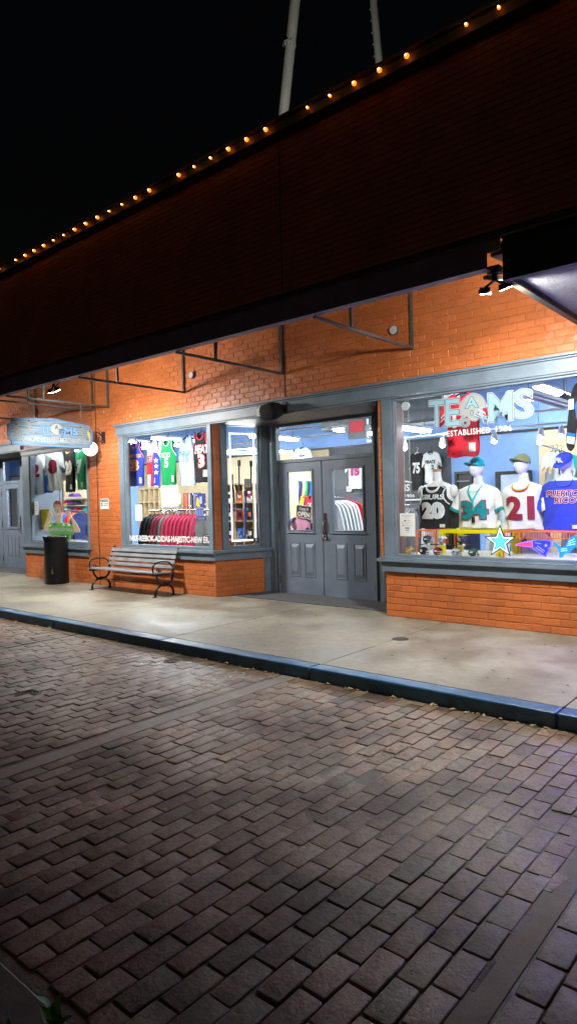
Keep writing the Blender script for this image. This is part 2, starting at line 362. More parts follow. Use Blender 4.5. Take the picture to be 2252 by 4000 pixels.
# street bed and every paving brick of the brick street
bed = BX('ground', concrete('dirt', (.07, .06, .045), (.03, .025, .02)), None, (-60, 40, -40, 30, ZS-.5, ZS-.05)); tag(bed, kind='structure')
mb = MB(); BW, BL = .104, .200
slots = [-13.10, -10.05, -6.98, -3.80, -.785, 2.35]
mb.add([(-16, -5.80, ZS-.006), (3.5, -5.80, ZS-.006), (3.5, -2.47, ZS-.006), (-16, -2.47, ZS-.006)], [(0, 1, 2, 3)], .50)
def street_z(x, y): return .006*noise.noise(Vector((x*.7, y*.9, 3)))+.003*noise.noise(Vector((x*3, y*2.4, 9)))
for i in range(len(slots)-1):
    xa = slots[i]+(.02 if i != 4 else -.008); xb = slots[i+1]-(.015 if i != 3 else .015)
    if i in (2, 3, 1, 0): xa += .155 if i in (3,) else .04
    if i == 3: xb -= .10
    n = int((xb-xa)/BW); pw = (xb-xa)/n
    for c in range(n):
        y = -5.76+(c % 2)*BL/2-BL/2+random.uniform(-.02, .02); x0 = xa+c*pw
        while y < -2.55:
            y1 = y+BL+random.uniform(-.012, .012); a0 = max(y, -5.76); a1 = min(y1, -2.50); y = y1
            if a1-a0 < .035: continue
            j = .0030+random.uniform(-.0014, .0026); X0, X1, Y0, Y1 = x0+j*.8, x0+pw-j*.8, a0+j, a1-j
            if X0 > X1-.02: continue
            cx, cy = (X0+X1)/2, (Y0+Y1)/2; zc = ZS+street_z(cx, cy)+random.choice((0, 0, 0, 0, -.0015, .001, -.003))+random.uniform(-.0012, .0012)
            tx, ty = random.gauss(0, .007), random.gauss(0, .005)
            dn = any(math.hypot(cx-mx, cy-my) < mr for mx, my, mr in ((-5.13, -4.13, .14), (-5.0, -2.62, .12)))
            if dn: continue
            zf = lambda x, y: zc+(x-cx)*tx+(y-cy)*ty
            e = .007; q = [random.uniform(-.003, .003) for _ in range(16)]
            ring = []
            for (px, py, sx, sy) in ((X0, Y0, 1, 1), (X1, Y0, -1, 1), (X1, Y1, -1, -1), (X0, Y1, 1, -1)):
                ring.append((px+q[len(ring)*2], py+q[len(ring)*2+1], sx, sy))
            v = []
            cc = random.choice((.004, .007, .013))
            for lv, ins, dz in ((0, 0, -.014), (1, 0, -.0035), (2, .002, -.0009), (3, .006, 0)):
                for k, (px, py, sx, sy) in enumerate(ring):
                    px += sx*ins; py += sy*ins
                    c2 = cc*(1-.25*lv)
                    first = (px, py+sy*c2) if k in (0, 2) else (px+sx*c2, py)
                    second = (px+sx*c2, py) if k in (0, 2) else (px, py+sy*c2)
                    for (a, b) in (first, second): v.append((a, b, zf(a, b)+dz))
            f = []
            for lv in range(3):
                for k in range(8): f.append((lv*8+k, lv*8+(k+1) % 8, lv*8+8+(k+1) % 8, lv*8+8+k))
            f.append(tuple(range(24, 32)))
            mb.add(v, f, random.choice((.62, .8, .88, .95, .95, 1, 1, 1.05, 1.12))*random.uniform(.93, 1.07))
for k in range(9):      # worn half bricks biting into the brown concrete band
    y = -5.7+k*.36+random.uniform(-.05, .05); x1 = -.885+random.uniform(0, .05); l = random.uniform(.14, .19); z = ZS-.0005
    v = [(x1-.10+e, y+e2, z+h) for h, e_ in ((-.01, 0), (0, .004)) for (e, e2) in ((e_, e_), (.10+random.uniform(-.02, .01)-e_, e_), (.10+random.uniform(-.02, .01)-e_, l-e_), (e_, l-e_))]
    mb.add(v, [(0, 1, 5, 4), (1, 2, 6, 5), (2, 3, 7, 6), (3, 0, 4, 7), (4, 5, 6, 7)], random.uniform(.8, 1.05))
st = mb.build('brick_street', PAVER, smooth=True, shade=True); tag(st, kind='structure')
# concrete bands across the street
mb = MB(); mb.box(-3.775, -3.635, -5.76, -2.5, ZS-.02, ZS-.001)
b2 = MB(); b2.box(-.905, -.803, -5.76, -2.5, ZS-.02, ZS-.002); tag(b2.build('concrete_band', BAND2, bevel=.003), kind='structure'); mb.box(-6.955, -6.92, -5.76, -2.5, ZS-.02, ZS-.003)
tag(mb.build('concrete_band', BANDM, bevel=.003), kind='structure')
# sidewalk slabs
mb = MB(); xs = [-17.8, -15.75, -13.7, -11.65, -9.58, -7.56, -5.535, -3.495, -1.45, .6, 2.65, 4.5]
for a, b in zip(xs, xs[1:]): mb.box(a+.0045, b-.0045, -2.316, 1.3, -.14, 0)
tag(mb.build('sidewalk', WALKM, bevel=.005), kind='structure')
mb = MB(); xs = [-17.8, -14.7, -11.65, -9.3, -7.62, -5.5, -3.5, -1.45, .6, 2.65, 4.5]
for a, b in zip(xs, xs[1:]):
    q = random.uniform(-.003, .003); mb.box(a+.003, b-.003, -2.478+q, -2.324, -.16, .002)
tag(mb.build('kerb', KERBM, bevel=.014), kind='structure')
# near-side gutter slabs
mb = MB(); x = -6.0
while x < 1.5: mb.box(x+.006, x+.594, -6.02, -5.80, ZS-.12, ZS+.004); mb.box(x+.3, x+.88, -6.30, -6.05, ZS-.12, ZS-.004); x += .6
tag(mb.build('gutter', concrete('gutter concrete', (.20, .21, .17), (.12, .125, .10)), bevel=.008), kind='structure')

# ================================================================ the shop building
bld = thing('shop_building', 'orange painted brick shop with slate blue window frames and a dark parapet above', 'building', (-7, .1, 0))
def yb(u, v, w): return (u, -w, v)
SA = Vector((-7.27, 0, 0)); SD = Vector((.3294, .9442, 0)); SN = Vector((.9442, -.3294, 0))
def sp(u, v, w): return SA+SD*u+SN*w+Vector((0, 0, v))
mb = MB()
REG = [(-12.98, -10.6, 0, .50), (-10.6, -9.6, 0, 2.83), (-9.6, -7.27, 0, .55), (-17.5, 2, 2.83, 6.36), (-4.27, 2, 0, .54), (-4.33, -4.27, .72, 2.61), (-17.5, -16.9, 0, 2.83), (-12.98, -10.6, 2.60, 2.83)]
for r in REG: bricks(mb, yb, *r)
bricks(mb, sp, 0, .835, 0, .55); bricks(mb, sp, 0, .125, .70, 2.61, pu=.135)
mb.build('brick_wall', BRICK, bld, shade=True)
mb = MB()
for r in REG: mb.box(r[0], r[1], .012, .20, r[2], r[3])
mb.box(-17.5, -16, .012, .2, 0, 2.83)
v = []
mb.prism([(-7.31, .02), (-7.06, .80), (-7.16, .84), (-7.42, .02)], lambda u, q, w: (u, q, w), 0, .545)
mb.prism([(-4.25, .02), (-4.62, .86), (-4.50, .88), (-4.1, .02)], lambda u, q, w: (u, q, w), 0, 2.6)
mb.build('wall_core', mat('wall core', (.2, .1, .07)), bld)
# joint conduits running up the wall
for x in (-5.80, -10.30):
    mb = MB(); mb.box(x-.004, x+.004, -.010, -.002, 2.84 if x > -7 else 0.0, 6.3 if x > -7 else 4.1); mb.build('conduit', BRICK, bld)
# coping
mb = MB(); mb.box(-17.5, 2, -.10, .26, 6.36, 6.50); mb.box(-17.5, 2, -.125, .28, 6.505, 6.54); mb.box(-17.5, 2, -.05, -.012, 6.315, 6.355)
mb.build('parapet_coping', mat('tan coping metal', (.20, .15, .09), .5, var=.2), bld, bevel=.006)
# lintels with moulding
def lintel(x0, x1, z0, z1, nm='lintel'):
    mb = MB(); mb.box(x0, x1, -.040, -.001, z0, z1-.03); mb.box(x0-.015, x1, -.058, -.001, z1-.028, z1-.010); mb.box(x0-.03, x1, -.085, -.001, z1-.008, z1+.018)
    mb.box(x0+.02, x1, -.030, -.001, z0-.022, z0-.003)
    mb.build(nm, FRAME, bld, bevel=.004)
lintel(-9.66, 2, 2.635, 2.80); lintel(-17.2, -12.98, 2.62, 2.79)
lintel(-12.98, -10.58, 2.50, 2.60, 'lintel')
def sill(x0, x1, za, zb, zc, e0=.07, e1=.07):
    mb = MB(); mb.box(x0, x1, -.040, -.001, za, zb); mb.box(x0-e0, x1+e1, -.085, -.001, zb+.003, zc); mb.box(x0-e0+.03, x1+e1-.03, -.055, -.001, zc+.002, zc+.016)
    return mb.build('sill', FRAME, bld, bevel=.004)
sill(-13.00, -10.62, .50, .62, .66); sill(-4.30, 2, .545, .665, .705, .05, 0)
# sill of the middle window wraps round the splayed corner
mb = MB(); mb.box(-9.62, -7.262, -.040, -.001, .55, .66); mb.box(-9.70, -7.262, -.085, -.001, .663, .705)
for (d, z0, z1, e) in ((.040, .55, .66, .975), (.085, .663, .705, .98)):
    p = [(0, 0), (e, 0), (e, d), (0, d)]
    mb.prism(p, lambda u, q, w: sp(u, w, q), z0, z1)
    a = Vector((-7.262, -d, 0)); b = sp(0, 0, d)
    mb.prism([(-7.262, 0), (-7.262, -d), (-7.262+d*.62, -d), (b.x, b.y), (-7.262+.002, .002)], lambda u, q, w: (u, q, w), z0, z1)
mb.build('sill', FRAME, bld, bevel=.003)
def frame(name, fn, u0, u1, v0, v1, gu0, gu1, gv0, gv1, t=.022):
    """boards between the outer opening and the glass, a stepped stop, and the pane"""
    mb = MB()
    def bx(a0, a1, b0, b1, w0, w1): mb.prism([(a0, b0), (a1, b0), (a1, b1), (a0, b1)], fn, w0, w1)
    bx(u0, gu0-.03, v0, v1, -.06, t); bx(gu1+.03, u1, v0, v1, -.06, t)
    bx(gu0-.029, gu1+.029, gv1+.025, v1, -.06, t-.002); bx(gu0-.029, gu1+.029, v0, gv0-.025, -.06, t-.002)
    o = mb.build('window_frame', FRAME, bld, bevel=.003); mb.__init__()
    bx(gu0-.029, gu0-.001, gv0-.024, gv1+.024, -.06, .004); bx(gu1+.001, gu1+.029, gv0-.024, gv1+.024, -.06, .004)
    bx(gu0, gu1, gv1+.001, gv1+.024, -.06, .004); bx(gu0, gu1, gv0-.024, gv0-.001, -.06, .004)
    mb.build('glazing_stop', FRAME, o, bevel=.003)
    mb.__init__(); bx(gu0-.001, gu1+.001, gv0-.001, gv1+.001, -.046, -.040); mb.build('window_pane', GLASS, o)
    return o
frame('w1', yb, -12.98, -10.585, .662, 2.60, -12.67, -10.66, .765, 2.57)
frame('w2', yb, -9.60, -7.285, .707, 2.612, -9.44, -7.39, .758, 2.585)
frame('w4', yb, -4.27, 2, .707, 2.612, -4.105, 1.95, .758, 2.585)
frame('w3', sp, .128, .86, .707, 2.66, .245, .765, .762, 2.60)
# recess of the main entrance: boards, soffit, door frame
mb = MB(); fn = lambda u, q, w: (u, .88-w, q)
def bd(u0, u1, v0, v1, w0, w1): mb.prism([(u0, v0), (u1, v0), (u1, v1), (u0, v1)], fn, w0, w1)
mb.prism([(.862, 0), (.97, 0), (.97, 2.66), (.862, 2.66)], sp, -.05, .012)
mb.prism([(.837, 0), (.862, 0), (.862, .53), (.837, .53)], sp, -.05, .010)
bd(-6.965, -6.86, 0, 2.62, -.06, .0); bd(-6.858, -6.815, 0, 2.62, -.06, .018); bd(-6.812, -6.755, 0, 2.62, -.06, .006)
bd(-6.752, -6.738, 0, 2.60, -.06, .03)
bd(-6.735, -4.985, 2.012, 2.065, -.06, .022); bd(-6.735, -4.985, 2.57, 2.62, -.06, .012)
bd(-4.983, -4.945, 0, 2.62, -.06, .03); bd(-4.943, -4.60, 0, 2.62, -.06, .004)
bd(-4.86, -4.82, 0, 2.62, .006, .016)
mb.build('door_frame', FRAME, bld, bevel=.003)
mb = MB(); mb.prism([(-7.26, .0), (-4.26, .0), (-4.5, .93), (-6.93, .93)], lambda u, q, w: (u, q, w), 2.612, 2.66)
mb.build('recess_soffit', mat('soffit brown', (.05, .032, .030), .5), bld); mb = MB()
mb.prism([(-17.3, .0), (-12.95, .0), (-12.95, .9), (-17.3, .9)], lambda u, q, w: (u, q, w), 2.60, 2.64)
mb.build('recess_soffit', mat('soffit brown', (.05, .032, .030), .5), bld)
mb = MB(); mb.box(-6.735, -4.985, .915, .921, 2.065, 2.57); mb.build('transom_pane', GLASS, bld)
def door(x0, x1, y, z0, z1, gx0, gx1, gz0, gz1, panels, hinge_left, lock, nm='door'):
    mb = MB(); d = .04
    for q in ((x0, gx0, z0, z1), (gx1, x1, z0, z1), (gx0, gx1, gz1, z1), (gx0, gx1, z0, gz0)): mb.box(q[0], q[1], y, y+d, q[2], q[3])
    o = link(nm, mb.v, mb.f, DOORM, bld)
    bm = bmesh.new(); bm.from_mesh(o.data); bmesh.ops.remove_doubles(bm, verts=bm.verts, dist=1e-5); bm.to_mesh(o.data); bm.free()
    mb = MB(); a, b, c, e = gx0, gx1, gz0, gz1; t = .030
    for (t, h) in ((.034, .010), (.018, .018)):
        mb.box(a-t, a, y-h, y-.0005, c-t, e+t); mb.box(b, b+t, y-h, y-.0005, c-t, e+t); mb.box(a, b, y-h, y-.0005, e, e+t); mb.box(a, b, y-h, y-.0005, c-t, c)
    mb.box(a-.045, b+.045, y-.026, y-.0105, c-.05, c-.034)
    mb.build('glass_moulding', DOORM, o, bevel=.003)
    mb = MB(); mb.box(a-.002, b+.002, y+.015, y+.020, c-.002, e+.002); mb.build('door_pane', GLASS, o)
    for (p0, p1, q0, q1) in panels:
        mb = MB(); k = .014
        mb.box(p0, p0+k, y-.009, y-.0005, q0, q1); mb.box(p1-k, p1, y-.009, y-.0005, q0, q1); mb.box(p0+k, p1-k, y-.009, y-.0005, q1-k, q1); mb.box(p0+k, p1-k, y-.009, y-.0005, q0, q0+k)
        r = [(p0+.022, q0+.022), (p1-.022, q0+.022), (p1-.022, q1-.022), (p0+.022, q1-.022)]; s = [(p0+.05, q0+.075), (p1-.05, q0+.075), (p1-.05, q1-.075), (p0+.05, q1-.075)]
        mb.add([(u, y-.0006, v) for u, v in r]+[(u, y-.016, v) for u, v in s], [(i, (i+1) % 4, (i+1) % 4+4, i+4) for i in range(4)]+[(4, 5, 6, 7)])
        mb.build('door_panel', DOORM, o)
    hx = x0+.004 if hinge_left else x1-.004
    for hz in (1.78, 1.05, .22):
        mb = MB(); mb.tube([(hx, y-.010, hz-.06), (hx, y-.010, hz+.06)], .009); mb.tube([(hx, y-.010, hz-.075), (hx, y-.010, hz-.062)], .006); mb.build('hinge', mat('worn brass', (.12, .09, .06), .4, metal=.7), o, smooth=True)
    if lock:
        lx = lock; mb = MB(); mb.box(lx-.028, lx+.028, y-.006, y-.0005, .83, 1.24)
        pl = mb.build('lock_plate', mat('brown lock plate', (.10, .055, .06), .35, metal=.6), o, bevel=.002)
        mb = MB(); mb.tube([(lx-.004, y-.008, 1.13), (lx-.004, y-.045, 1.11), (lx-.004, y-.055, 1.05), (lx-.004, y-.045, .98), (lx-.004, y-.008, .96)], .009); mb.build('pull_handle', mat('satin nickel', (.5, .45, .42), .3, metal=1), pl, smooth=True)
        mb = MB(); mb.lathe([(.030, 0), (.030, -.006), (.012, -.010), (.012, -.03), (.026, -.034), (.028, -.05), (.018, -.06), (.001, -.062)], (lx, y-.006, .885), axis='y'); mb.build('door_knob', CHROME, pl, smooth=True)
    return o
PANS = [(-6.566, 0.813, -6.365, 0.232), (-6.242, 0.811, -6.034, 0.239)]
def pan(a): return (a[0], a[2], a[3], a[1])
d1 = door(-6.735, -5.895, .88, .012, 2.008, -6.545, -6.068, .985, 1.865, [(-6.52, -6.33, .275, .795), (-6.245, -6.04, .275, .80)], True, None)
d2 = door(-5.890, -4.987, .88, .012, 2.008, -5.685, -5.165, .985, 1.865, [(-5.665, -5.465, .275, .80), (-5.345, -5.14, .275, .80)], False, -5.835)
mb = MB(); mb.box(-5.90, -5.884, .868, .879, .012, 2.0); mb.build('astragal', DOORM, d1, bevel=.002)
d3 = door(-15.60, -14.66, .82, .012, 2.01, -15.34, -14.83, .98, 1.89, [(-15.36, -15.15, .25, .80), (-15.03, -14.82, .25, .80)], True, -14.71)
d4 = door(-16.56, -15.62, .82, .012, 2.01, -16.30, -15.79, .98, 1.89, [(-16.3, -16.1, .25, .80), (-16.0, -15.78, .25, .80)], True, None)
mb = MB(); mb.box(-15.60, -14.66, .80, .86, 2.015, 2.075); mb.box(-14.655, -14.5, .80, .88, 0, 2.6); mb.box(-16.9, -15.60, .80, .86, 2.015, 2.6); mb.box(-15.60, -14.66, .80, .86, 2.55, 2.6)
mb.box(-14.498, -12.985, .82, .88, 0, 2.6); mb.box(-13.02, -12.985, .03, .80, 0, 2.6); mb.box(-15.58, -15.46, .80, .85, 2.08, 2.545)
mb.build('door_frame', DOORM, bld, bevel=.003)
mb = MB(); mb.box(-15.6, -14.66, .835, .84, 2.075, 2.55); mb.build('transom_pane', GLASS, bld)
# thresholds
mb = MB(); mb.box(-6.735, -4.987, .86, .95, .001, .011); mb.build('threshold', mat('aluminium', (.6, .6, .58), .35, metal=.8), bld); mb = MB(); mb.box(-15.6, -14.66, .80, .9, .001, .011); mb.build('threshold', mat('aluminium', (.6, .6, .58), .35, metal=.8), bld)

# ---------------------------------------------------------------- awning over the pavement
aw = thing('steel_awning', 'purple black steel awning frame with open brackets under the dark brick parapet', 'awning', (-7, -.9, 3.2))
mb = MB(); mb.box(-17.4, -2.115, -1.90, -1.86, 3.185, 3.40); mb.box(-17.4, -2.115, -1.858, -1.80, 3.185, 3.197)
mb.build('fascia_beam', PURP, aw, bevel=.003)
mb = MB(); mb.box(-17.4, 2, -1.915, -1.84, 3.405, 3.455)
mb.build('gutter_lip', mat('weathered black lip', (.03, .028, .024), .7, var=.6, scale=9, bump=.5), aw)
mb = MB(); mb.add([(-17.4, -1.84, 3.41), (2, -1.84, 3.41), (2, -.01, 4.22), (-17.4, -.01, 4.22), (-17.4, -1.84, 3.45), (2, -1.84, 3.45), (2, -.01, 4.26), (-17.4, -.01, 4.26)],
    [(0, 1, 2, 3), (7, 6, 5, 4), (0, 4, 5, 1), (1, 5, 6, 2), (2, 6, 7, 3), (3, 7, 4, 0)])
mb.build('awning_roof', mat('beige roof deck', (.22, .19, .12), .6), aw)
for k, x in enumerate((-1.83, -3.833, -5.838, -7.86, -9.88, -10.36, -12.37, -14.4, -16.4)):
    if k == 0: continue
    mb = MB(); mb.bar((x, -.002, 3.165), (x, -1.858, 3.165), .030, .030)
    mb.bar((x, -.020, 3.182), (x, -.020, 4.2), .03, .03)
    mb.bar((x, -1.24, 3.182), (x, -1.24, 3.66), .03, .03)
    if k in (2, 4): mb.bar((x+.05, -1.24, 3.60), (x+.0, -1.24, 3.19), .02, .02)
    mb.build('bracket', BAR, aw, bevel=.002)
mb = MB(); mb.add([(-2.112, -1.80, 3.40), (-1.998, -1.80, 3.40), (-1.998, -.6, 3.52), (-2.112, -.6, 3.52), (-2.112, -1.80, 3.30), (-1.998, -1.80, 3.30), (-1.998, -.6, 3.42), (-2.112, -.6, 3.42)], [(0, 1, 2, 3), (4, 7, 6, 5), (0, 4, 5, 1), (1, 5, 6, 2), (2, 6, 7, 3), (3, 7, 4, 0)]); mb.build('end_plate', mat('beige end plate', (.20, .17, .11), .6), aw)
mb = MB(); mb.box(-2.114, -1.997, -1.897, -1.887, 3.30, 3.4045); mb.build('end_plate', mat('beige end plate', (.20, .17, .11), .6), aw)
mb = MB(); mb.bar((-2.17, -1.79, 3.155), (-1.99, -1.30, 3.22), .03, .03); mb.build('end_strut', mat('beige end plate', (.20, .17, .11), .6), aw)
# box awning at the right end
ba = thing('box_awning', 'black box awning with a pale stucco underside beside the end of the steel awning', 'awning', (0, -.9, 3.1))
mb = MB(); mb.box(-1.995, 2, -1.86, -1.80, 3.075, 3.40); mb.box(-1.995, -1.94, -1.80, -.002, 3.12, 3.40)
mb.build('fascia', mat('black fascia', (.015, .014, .014), .6, var=.2), ba, bevel=.003)
mb = MB(); mb.box(-1.938, 2, -1.798, -.002, 3.125, 3.16)
mb.build('stucco_underside', mat('pale stucco', (.17, .17, .19), .8, var=.12, scale=30, bump=1.0, bscale=45), ba)
mb = MB(); mb.box(-2.01, -1.955, -1.79, -.002, 3.085, 3.115); mb.build('edge_trim', mat('brown trim', (.05, .045, .03), .6), ba)
mb = MB(); mb.box(-1.93, 2, -1.785, -1.765, 3.095, 3.122); mb.build('edge_trim', mat('purple trim', (.06, .04, .09), .4), ba)

# ---------------------------------------------------------------- things on the wall
for x, z, lb in ((-4.06, 3.414, 'round white vent cap on the orange wall nearest the box awning'), (-7.65, 3.402, 'round white vent cap on the orange wall above the middle window'), (-12.6, 3.69, 'round white vent cap high above the hanging sign')):
    t = thing('vent_cap', lb, 'vent', (x, 0, z), 'round vent caps on the brick wall')
    mb = MB(); mb.lathe([(.052, 0), (.052, -.045), (.001, -.045)], (x, -.0, z), 24, 'y'); mb.build('collar', mat('vent collar', (.10, .11, .12), .5), t, smooth=True)
    mb = MB(); mb.lathe([(.049, -.046), (.047, -.052), (.001, -.053)], (x, 0, z), 24, 'y'); mb.build('cap', mat('pale grey cap', (.55, .57, .58), .5), t, smooth=True)
# caution sign
t = thing('caution_sign', 'white slip warning sign with black header on the orange pier', 'sign', (-10.09, 0, 1.46))
BX('sign_plate', WHITE, t, (-10.215, -9.965, -.014, -.004, 1.365, 1.552))
f = ymap(-10.215, 1.365, -9.965, 1.552, -.0145)
shot('header_bar', [(.05, .70), (.95, .70), (.95, .93), (.05, .93)], f, INK, t, .0006, 2, False)
text('header_text', 'CAUTION', sub(f, .32, .75, .9, .88), WHITE, t, .02, w=.0014)
shot('warning_triangle', [(.09, .73), (.27, .73), (.18, .91)], f, WHITE, t, .0014, 2, False)
text('lower_text', 'SLIPPERY', sub(f, .44, .47, .95, .58), INK, t, .02, w=.001); text('lower_text', 'WHEN WET', sub(f, .44, .30, .95, .41), INK, t, .02, w=.001)
text('lower_text', '!', sub(f, .165, .75, .195, .87), INK, t, .03, w=.002)
pk = [(.12, .62), (.18, .66), (.22, .60), (.30, .64), (.32, .61), (.24, .53), (.28, .42), (.38, .36), (.37, .32), (.24, .37), (.18, .28), (.13, .22), (.10, .24), (.16, .36), (.18, .48), (.08, .50), (.07, .53), (.17, .56)]
shot('slipping_figure', pk, f, INK, t, .001, 6, False)
# number plate beside the speaker
t = thing('number_plate', 'small white plate with red 21 on the lintel beside the speaker', 'sign', (-6.22, -.04, 2.7))
fp = ymap(-6.30, 2.625, -6.13, 2.775, -.0415)
shot('plate', [(0, 0), (1, 0), (1, .7), (.8, .72), (.5, 1), (.2, .72), (0, .7)], fp, WHITE, t, .001, 3, False)
text('plate_text', '21', sub(fp, .28, .12, .82, .48), mat('maroon ink', (.35, .03, .05)), t, .04, w=.003)
# loudspeaker
t = thing('outdoor_speaker', 'black weatherproof loudspeaker on a short arm over the entrance lintel', 'speaker', (-5.8, 0, 2.68))
mb = MB()
secs = []
for yy, s in ((-.30, .80), (-.285, .92), (-.22, 1), (-.12, .78), (-.07, .5)):
    q = []
    for k in range(24):
        a = 2*math.pi*k/24; c, s_ = math.cos(a), math.sin(a)
        q.append((-5.83+.185*s*math.copysign(abs(c)**.45, c), yy, 2.680+.118*s*math.copysign(abs(s_)**.55, s_)))
    secs.append(q)
sc0 = Vector((-5.82, 0, 2.672)); RM = Matrix.Rotation(R(-16), 3, 'Z') @ Matrix.Rotation(R(12), 3, 'X')
secs = [[tuple(sc0+RM @ (Vector(p)-sc0)) for p in q] for q in secs]
mb.loft(secs); mb.build('cabinet', mat('black speaker plastic', (.010, .011, .012), .75, spec=.2, bump=.2, bscale=200), t, smooth=True)
mb = MB(); mb.box(-5.87, -5.73, -.062, -.042, 2.60, 2.76); mb.tube([(-5.80, -.05, 2.69), (-5.80, -.16, 2.68)], .03, 12); mb.build('wall_bracket', BLACK, t, smooth=False)
mb = MB(); mb.tube([(-5.78, -.07, 2.63), (-5.68, -.10, 2.60), (-5.58, -.08, 2.62)], .006); mb.build('cable', BLACK, t)

# string lights along the parapet
sl_ = thing('string_lights', 'string of small amber bulbs along the top of the parapet', 'string lights', (-7, -.12, 6.45))
PB = [-2.667, 6.416, -3.023, 6.408, -3.742, 6.413, -4.104, 6.406, -4.460, 6.412, -4.818, 6.397, -5.176, 6.391, -5.896, 6.392,
      -6.252, 6.403, -6.608, 6.387, -6.969, 6.392, -7.327, 6.398, -7.680, 6.390, -8.396, 6.393, -8.759, 6.391, -9.117, 6.388, -9.478, 6.396,
      -9.832, 6.393, -10.194, 6.392, -10.551, 6.403, -10.910, 6.392, -11.262, 6.390, -11.620, 6.398, -11.984, 6.396, -12.331, 6.393, -12.691, 6.391, -13.398, 6.385]
PB = [(PB[i], 6.462) for i in range(0, len(PB), 2)]
PB += [(-14.1-k*.42, 6.462) for k in range(8)]+[(-2.1+k*.55, 6.462) for k in range(6)]
PB.sort()
pts = []
for i, (x, z) in enumerate(PB):
    pts.append((x, -.128, z+.005))
    if i < len(PB)-1: pts.append(((x+PB[i+1][0])/2, -.128, z-.012))
mb = MB(); mb.tube(pts, .006, 6); mb.build('cable', BLACK, sl_, smooth=True)
BULB = emit('amber bulb', (1, .22, .012), 2.4)
BULB2 = emit('amber filament', (1, .62, .30), 26)
for i, (x, z) in enumerate(PB):
    mb = MB(); mb.lathe([(.011, 0), (.016, .02), (.014, .035)], (x, -.14, z-.02)); s = mb.build('socket', BLACK, sl_, smooth=True)
    dim = (i*7) % 5 in (1, 3)
    mb = MB(); mb.sphere((x, -.15, z-.038), .029 if not dim else .019, 8); b = mb.build('bulb', BULB, sl_, smooth=True)
    mb = MB(); mb.sphere((x, -.17, z-.038), .011 if not dim else .007, 6, sz=1.3); mb.build('filament', BULB2, b, smooth=True)

# mast legs behind the roof
ms = thing('steel_mast', 'pale grey tubular mast legs rising behind the parapet into the night', 'mast', (-14, 10, 0))
GALV = mat('galvanised mast', (.55, .56, .52), .6, var=.12, scale=2)
for a, b, r, n in (((-14.32, 10, 0), (-13.792, 15.907), .17, 0), ((-11.9, 13, 0), (-12.264, 17.224), .13, 1)):
    a = Vector(a); top = Vector((b[0], a.y, b[1])); d = (top-Vector((-14.123, 14.061, 0)[0:1]+(a.y,)+(-14.123, 14.061, 0)[1:2])) if n == 0 else (top-Vector((-12.204, 16.437, 0)[0:1]+(a.y,)+(-12.204, 16.437, 0)[1:2]))
    d.normalize(); lo = top-d*(top.z/d.z); hi = top+d*9
    mb = MB(); mb.tube([lo, hi], r, 16); k = 0.0
    while k < 14:
        q = lo+d*((5.5+k)/d.z); mb.tube([q+Vector((-r*.9, -.03, 0)), q+Vector((-r*1.22, -.05, 0))], .02, 5); k += .42
    leg = mb.build('leg', GALV, ms, smooth=True)
    for q in ([Vector((-13.757, 16.372, 0)[0:1]+(10,)+(-13.757, 16.372, 0)[1:2])] if n == 0 else []):
        mb = MB(); mb.tube([q-d*.05, q+d*.05], r*1.3, 16); fl = mb.build('flange', GALV, leg)
        mb = MB()
        for k in range(10):
            t_ = 2*math.pi*k/10; px = Vector((math.cos(t_)*r*1.15, math.sin(t_)*r*1.15, 0)); mb.tube([q+px-d*.09, q+px+d*.09], .02, 6)
        mb.build('bolt_ring', DARK, fl)
# ================================================================ interior shell
mb = MB(); mb.box(-24, 2, .22, 8, -.05, .012); mb.build('shop_floor', CARPET, bld)
mb = MB(); mb.box(-24, 2, .22, 5.3, 3.55, 3.65); mb.build('shop_ceiling', mat('ceiling', (.30, .42, .62), .8), bld)
mb = MB(); mb.box(-24, -5.97, 5.20, 5.3, 2.62, 3.55); mb.box(-5.96, -4.24, 5.20, 5.3, .012, 3.55); mb.box(-4.23, 2, 5.20, 5.3, 2.58, 3.55); mb.box(-24, -23.9, .22, 5.2, 0, 3.55); mb.box(1.6, 1.7, .22, 5.2, 0, 3.55)
mb.box(-15.05, -14.75, 3.9, 4.2, .02, 3.5)
mb.box(-17.55, -17.30, 3.0, 3.3, .02, 3.5)
mb.build('interior_wall', BLUEW, bld)
mb = MB(); mb.box(-8.95, -5.97, 5.20, 5.3, .012, 2.62); mb.build('interior_wall', GREYW, bld)
mb = MB(); mb.box(-24, 2, 5.17, 5.199, 2.585, 2.63); mb.build('wall_rail', DARK, bld)
mb = MB(); mb.box(-17.0, -10.0, .40, .46, 2.75, 3.55); mb.box(-10.0, 2, .40, .46, 2.75, 3.55); mb.build('header_panel', mat('header grey', (.12, .15, .19), .8), bld)
def slatwall(x0, x1, y, z0, z1, lab=None):
    mb = MB(); z = z0
    mb.box(x0, x1, y+.012, y+.02, z0, z1)
    while z < z1-.02:
        mb.box(x0, x1, y, y+.011, z, min(z+.066, z1)); z += .075
    return mb.build('slat_panel', SLAT, bld)
slatwall(-4.235, 1.5, 5.18, .05, 2.58); slatwall(-12.9, -8.96, 5.18, .05, 2.62); slatwall(-15.0, -12.9, 5.18, .05, 2.62)
slatwall(-23.8, -15.1, 5.18, .05, 2.62); slatwall(-16.5, -14.6, 3.0, .7, 2.15)
# display platforms behind the glass
mb = MB(); mb.box(-4.24, 1.5, .05, 1.25, .60, .722); mb.build('display_platform', mat('platform white', (.72, .72, .74), .5), bld, bevel=.003)
mb = MB(); mb.box(-12.9, -10.62, .05, .9, .60, .722); mb.build('display_platform', mat('platform dark', (.04, .045, .055), .5), bld, bevel=.003)
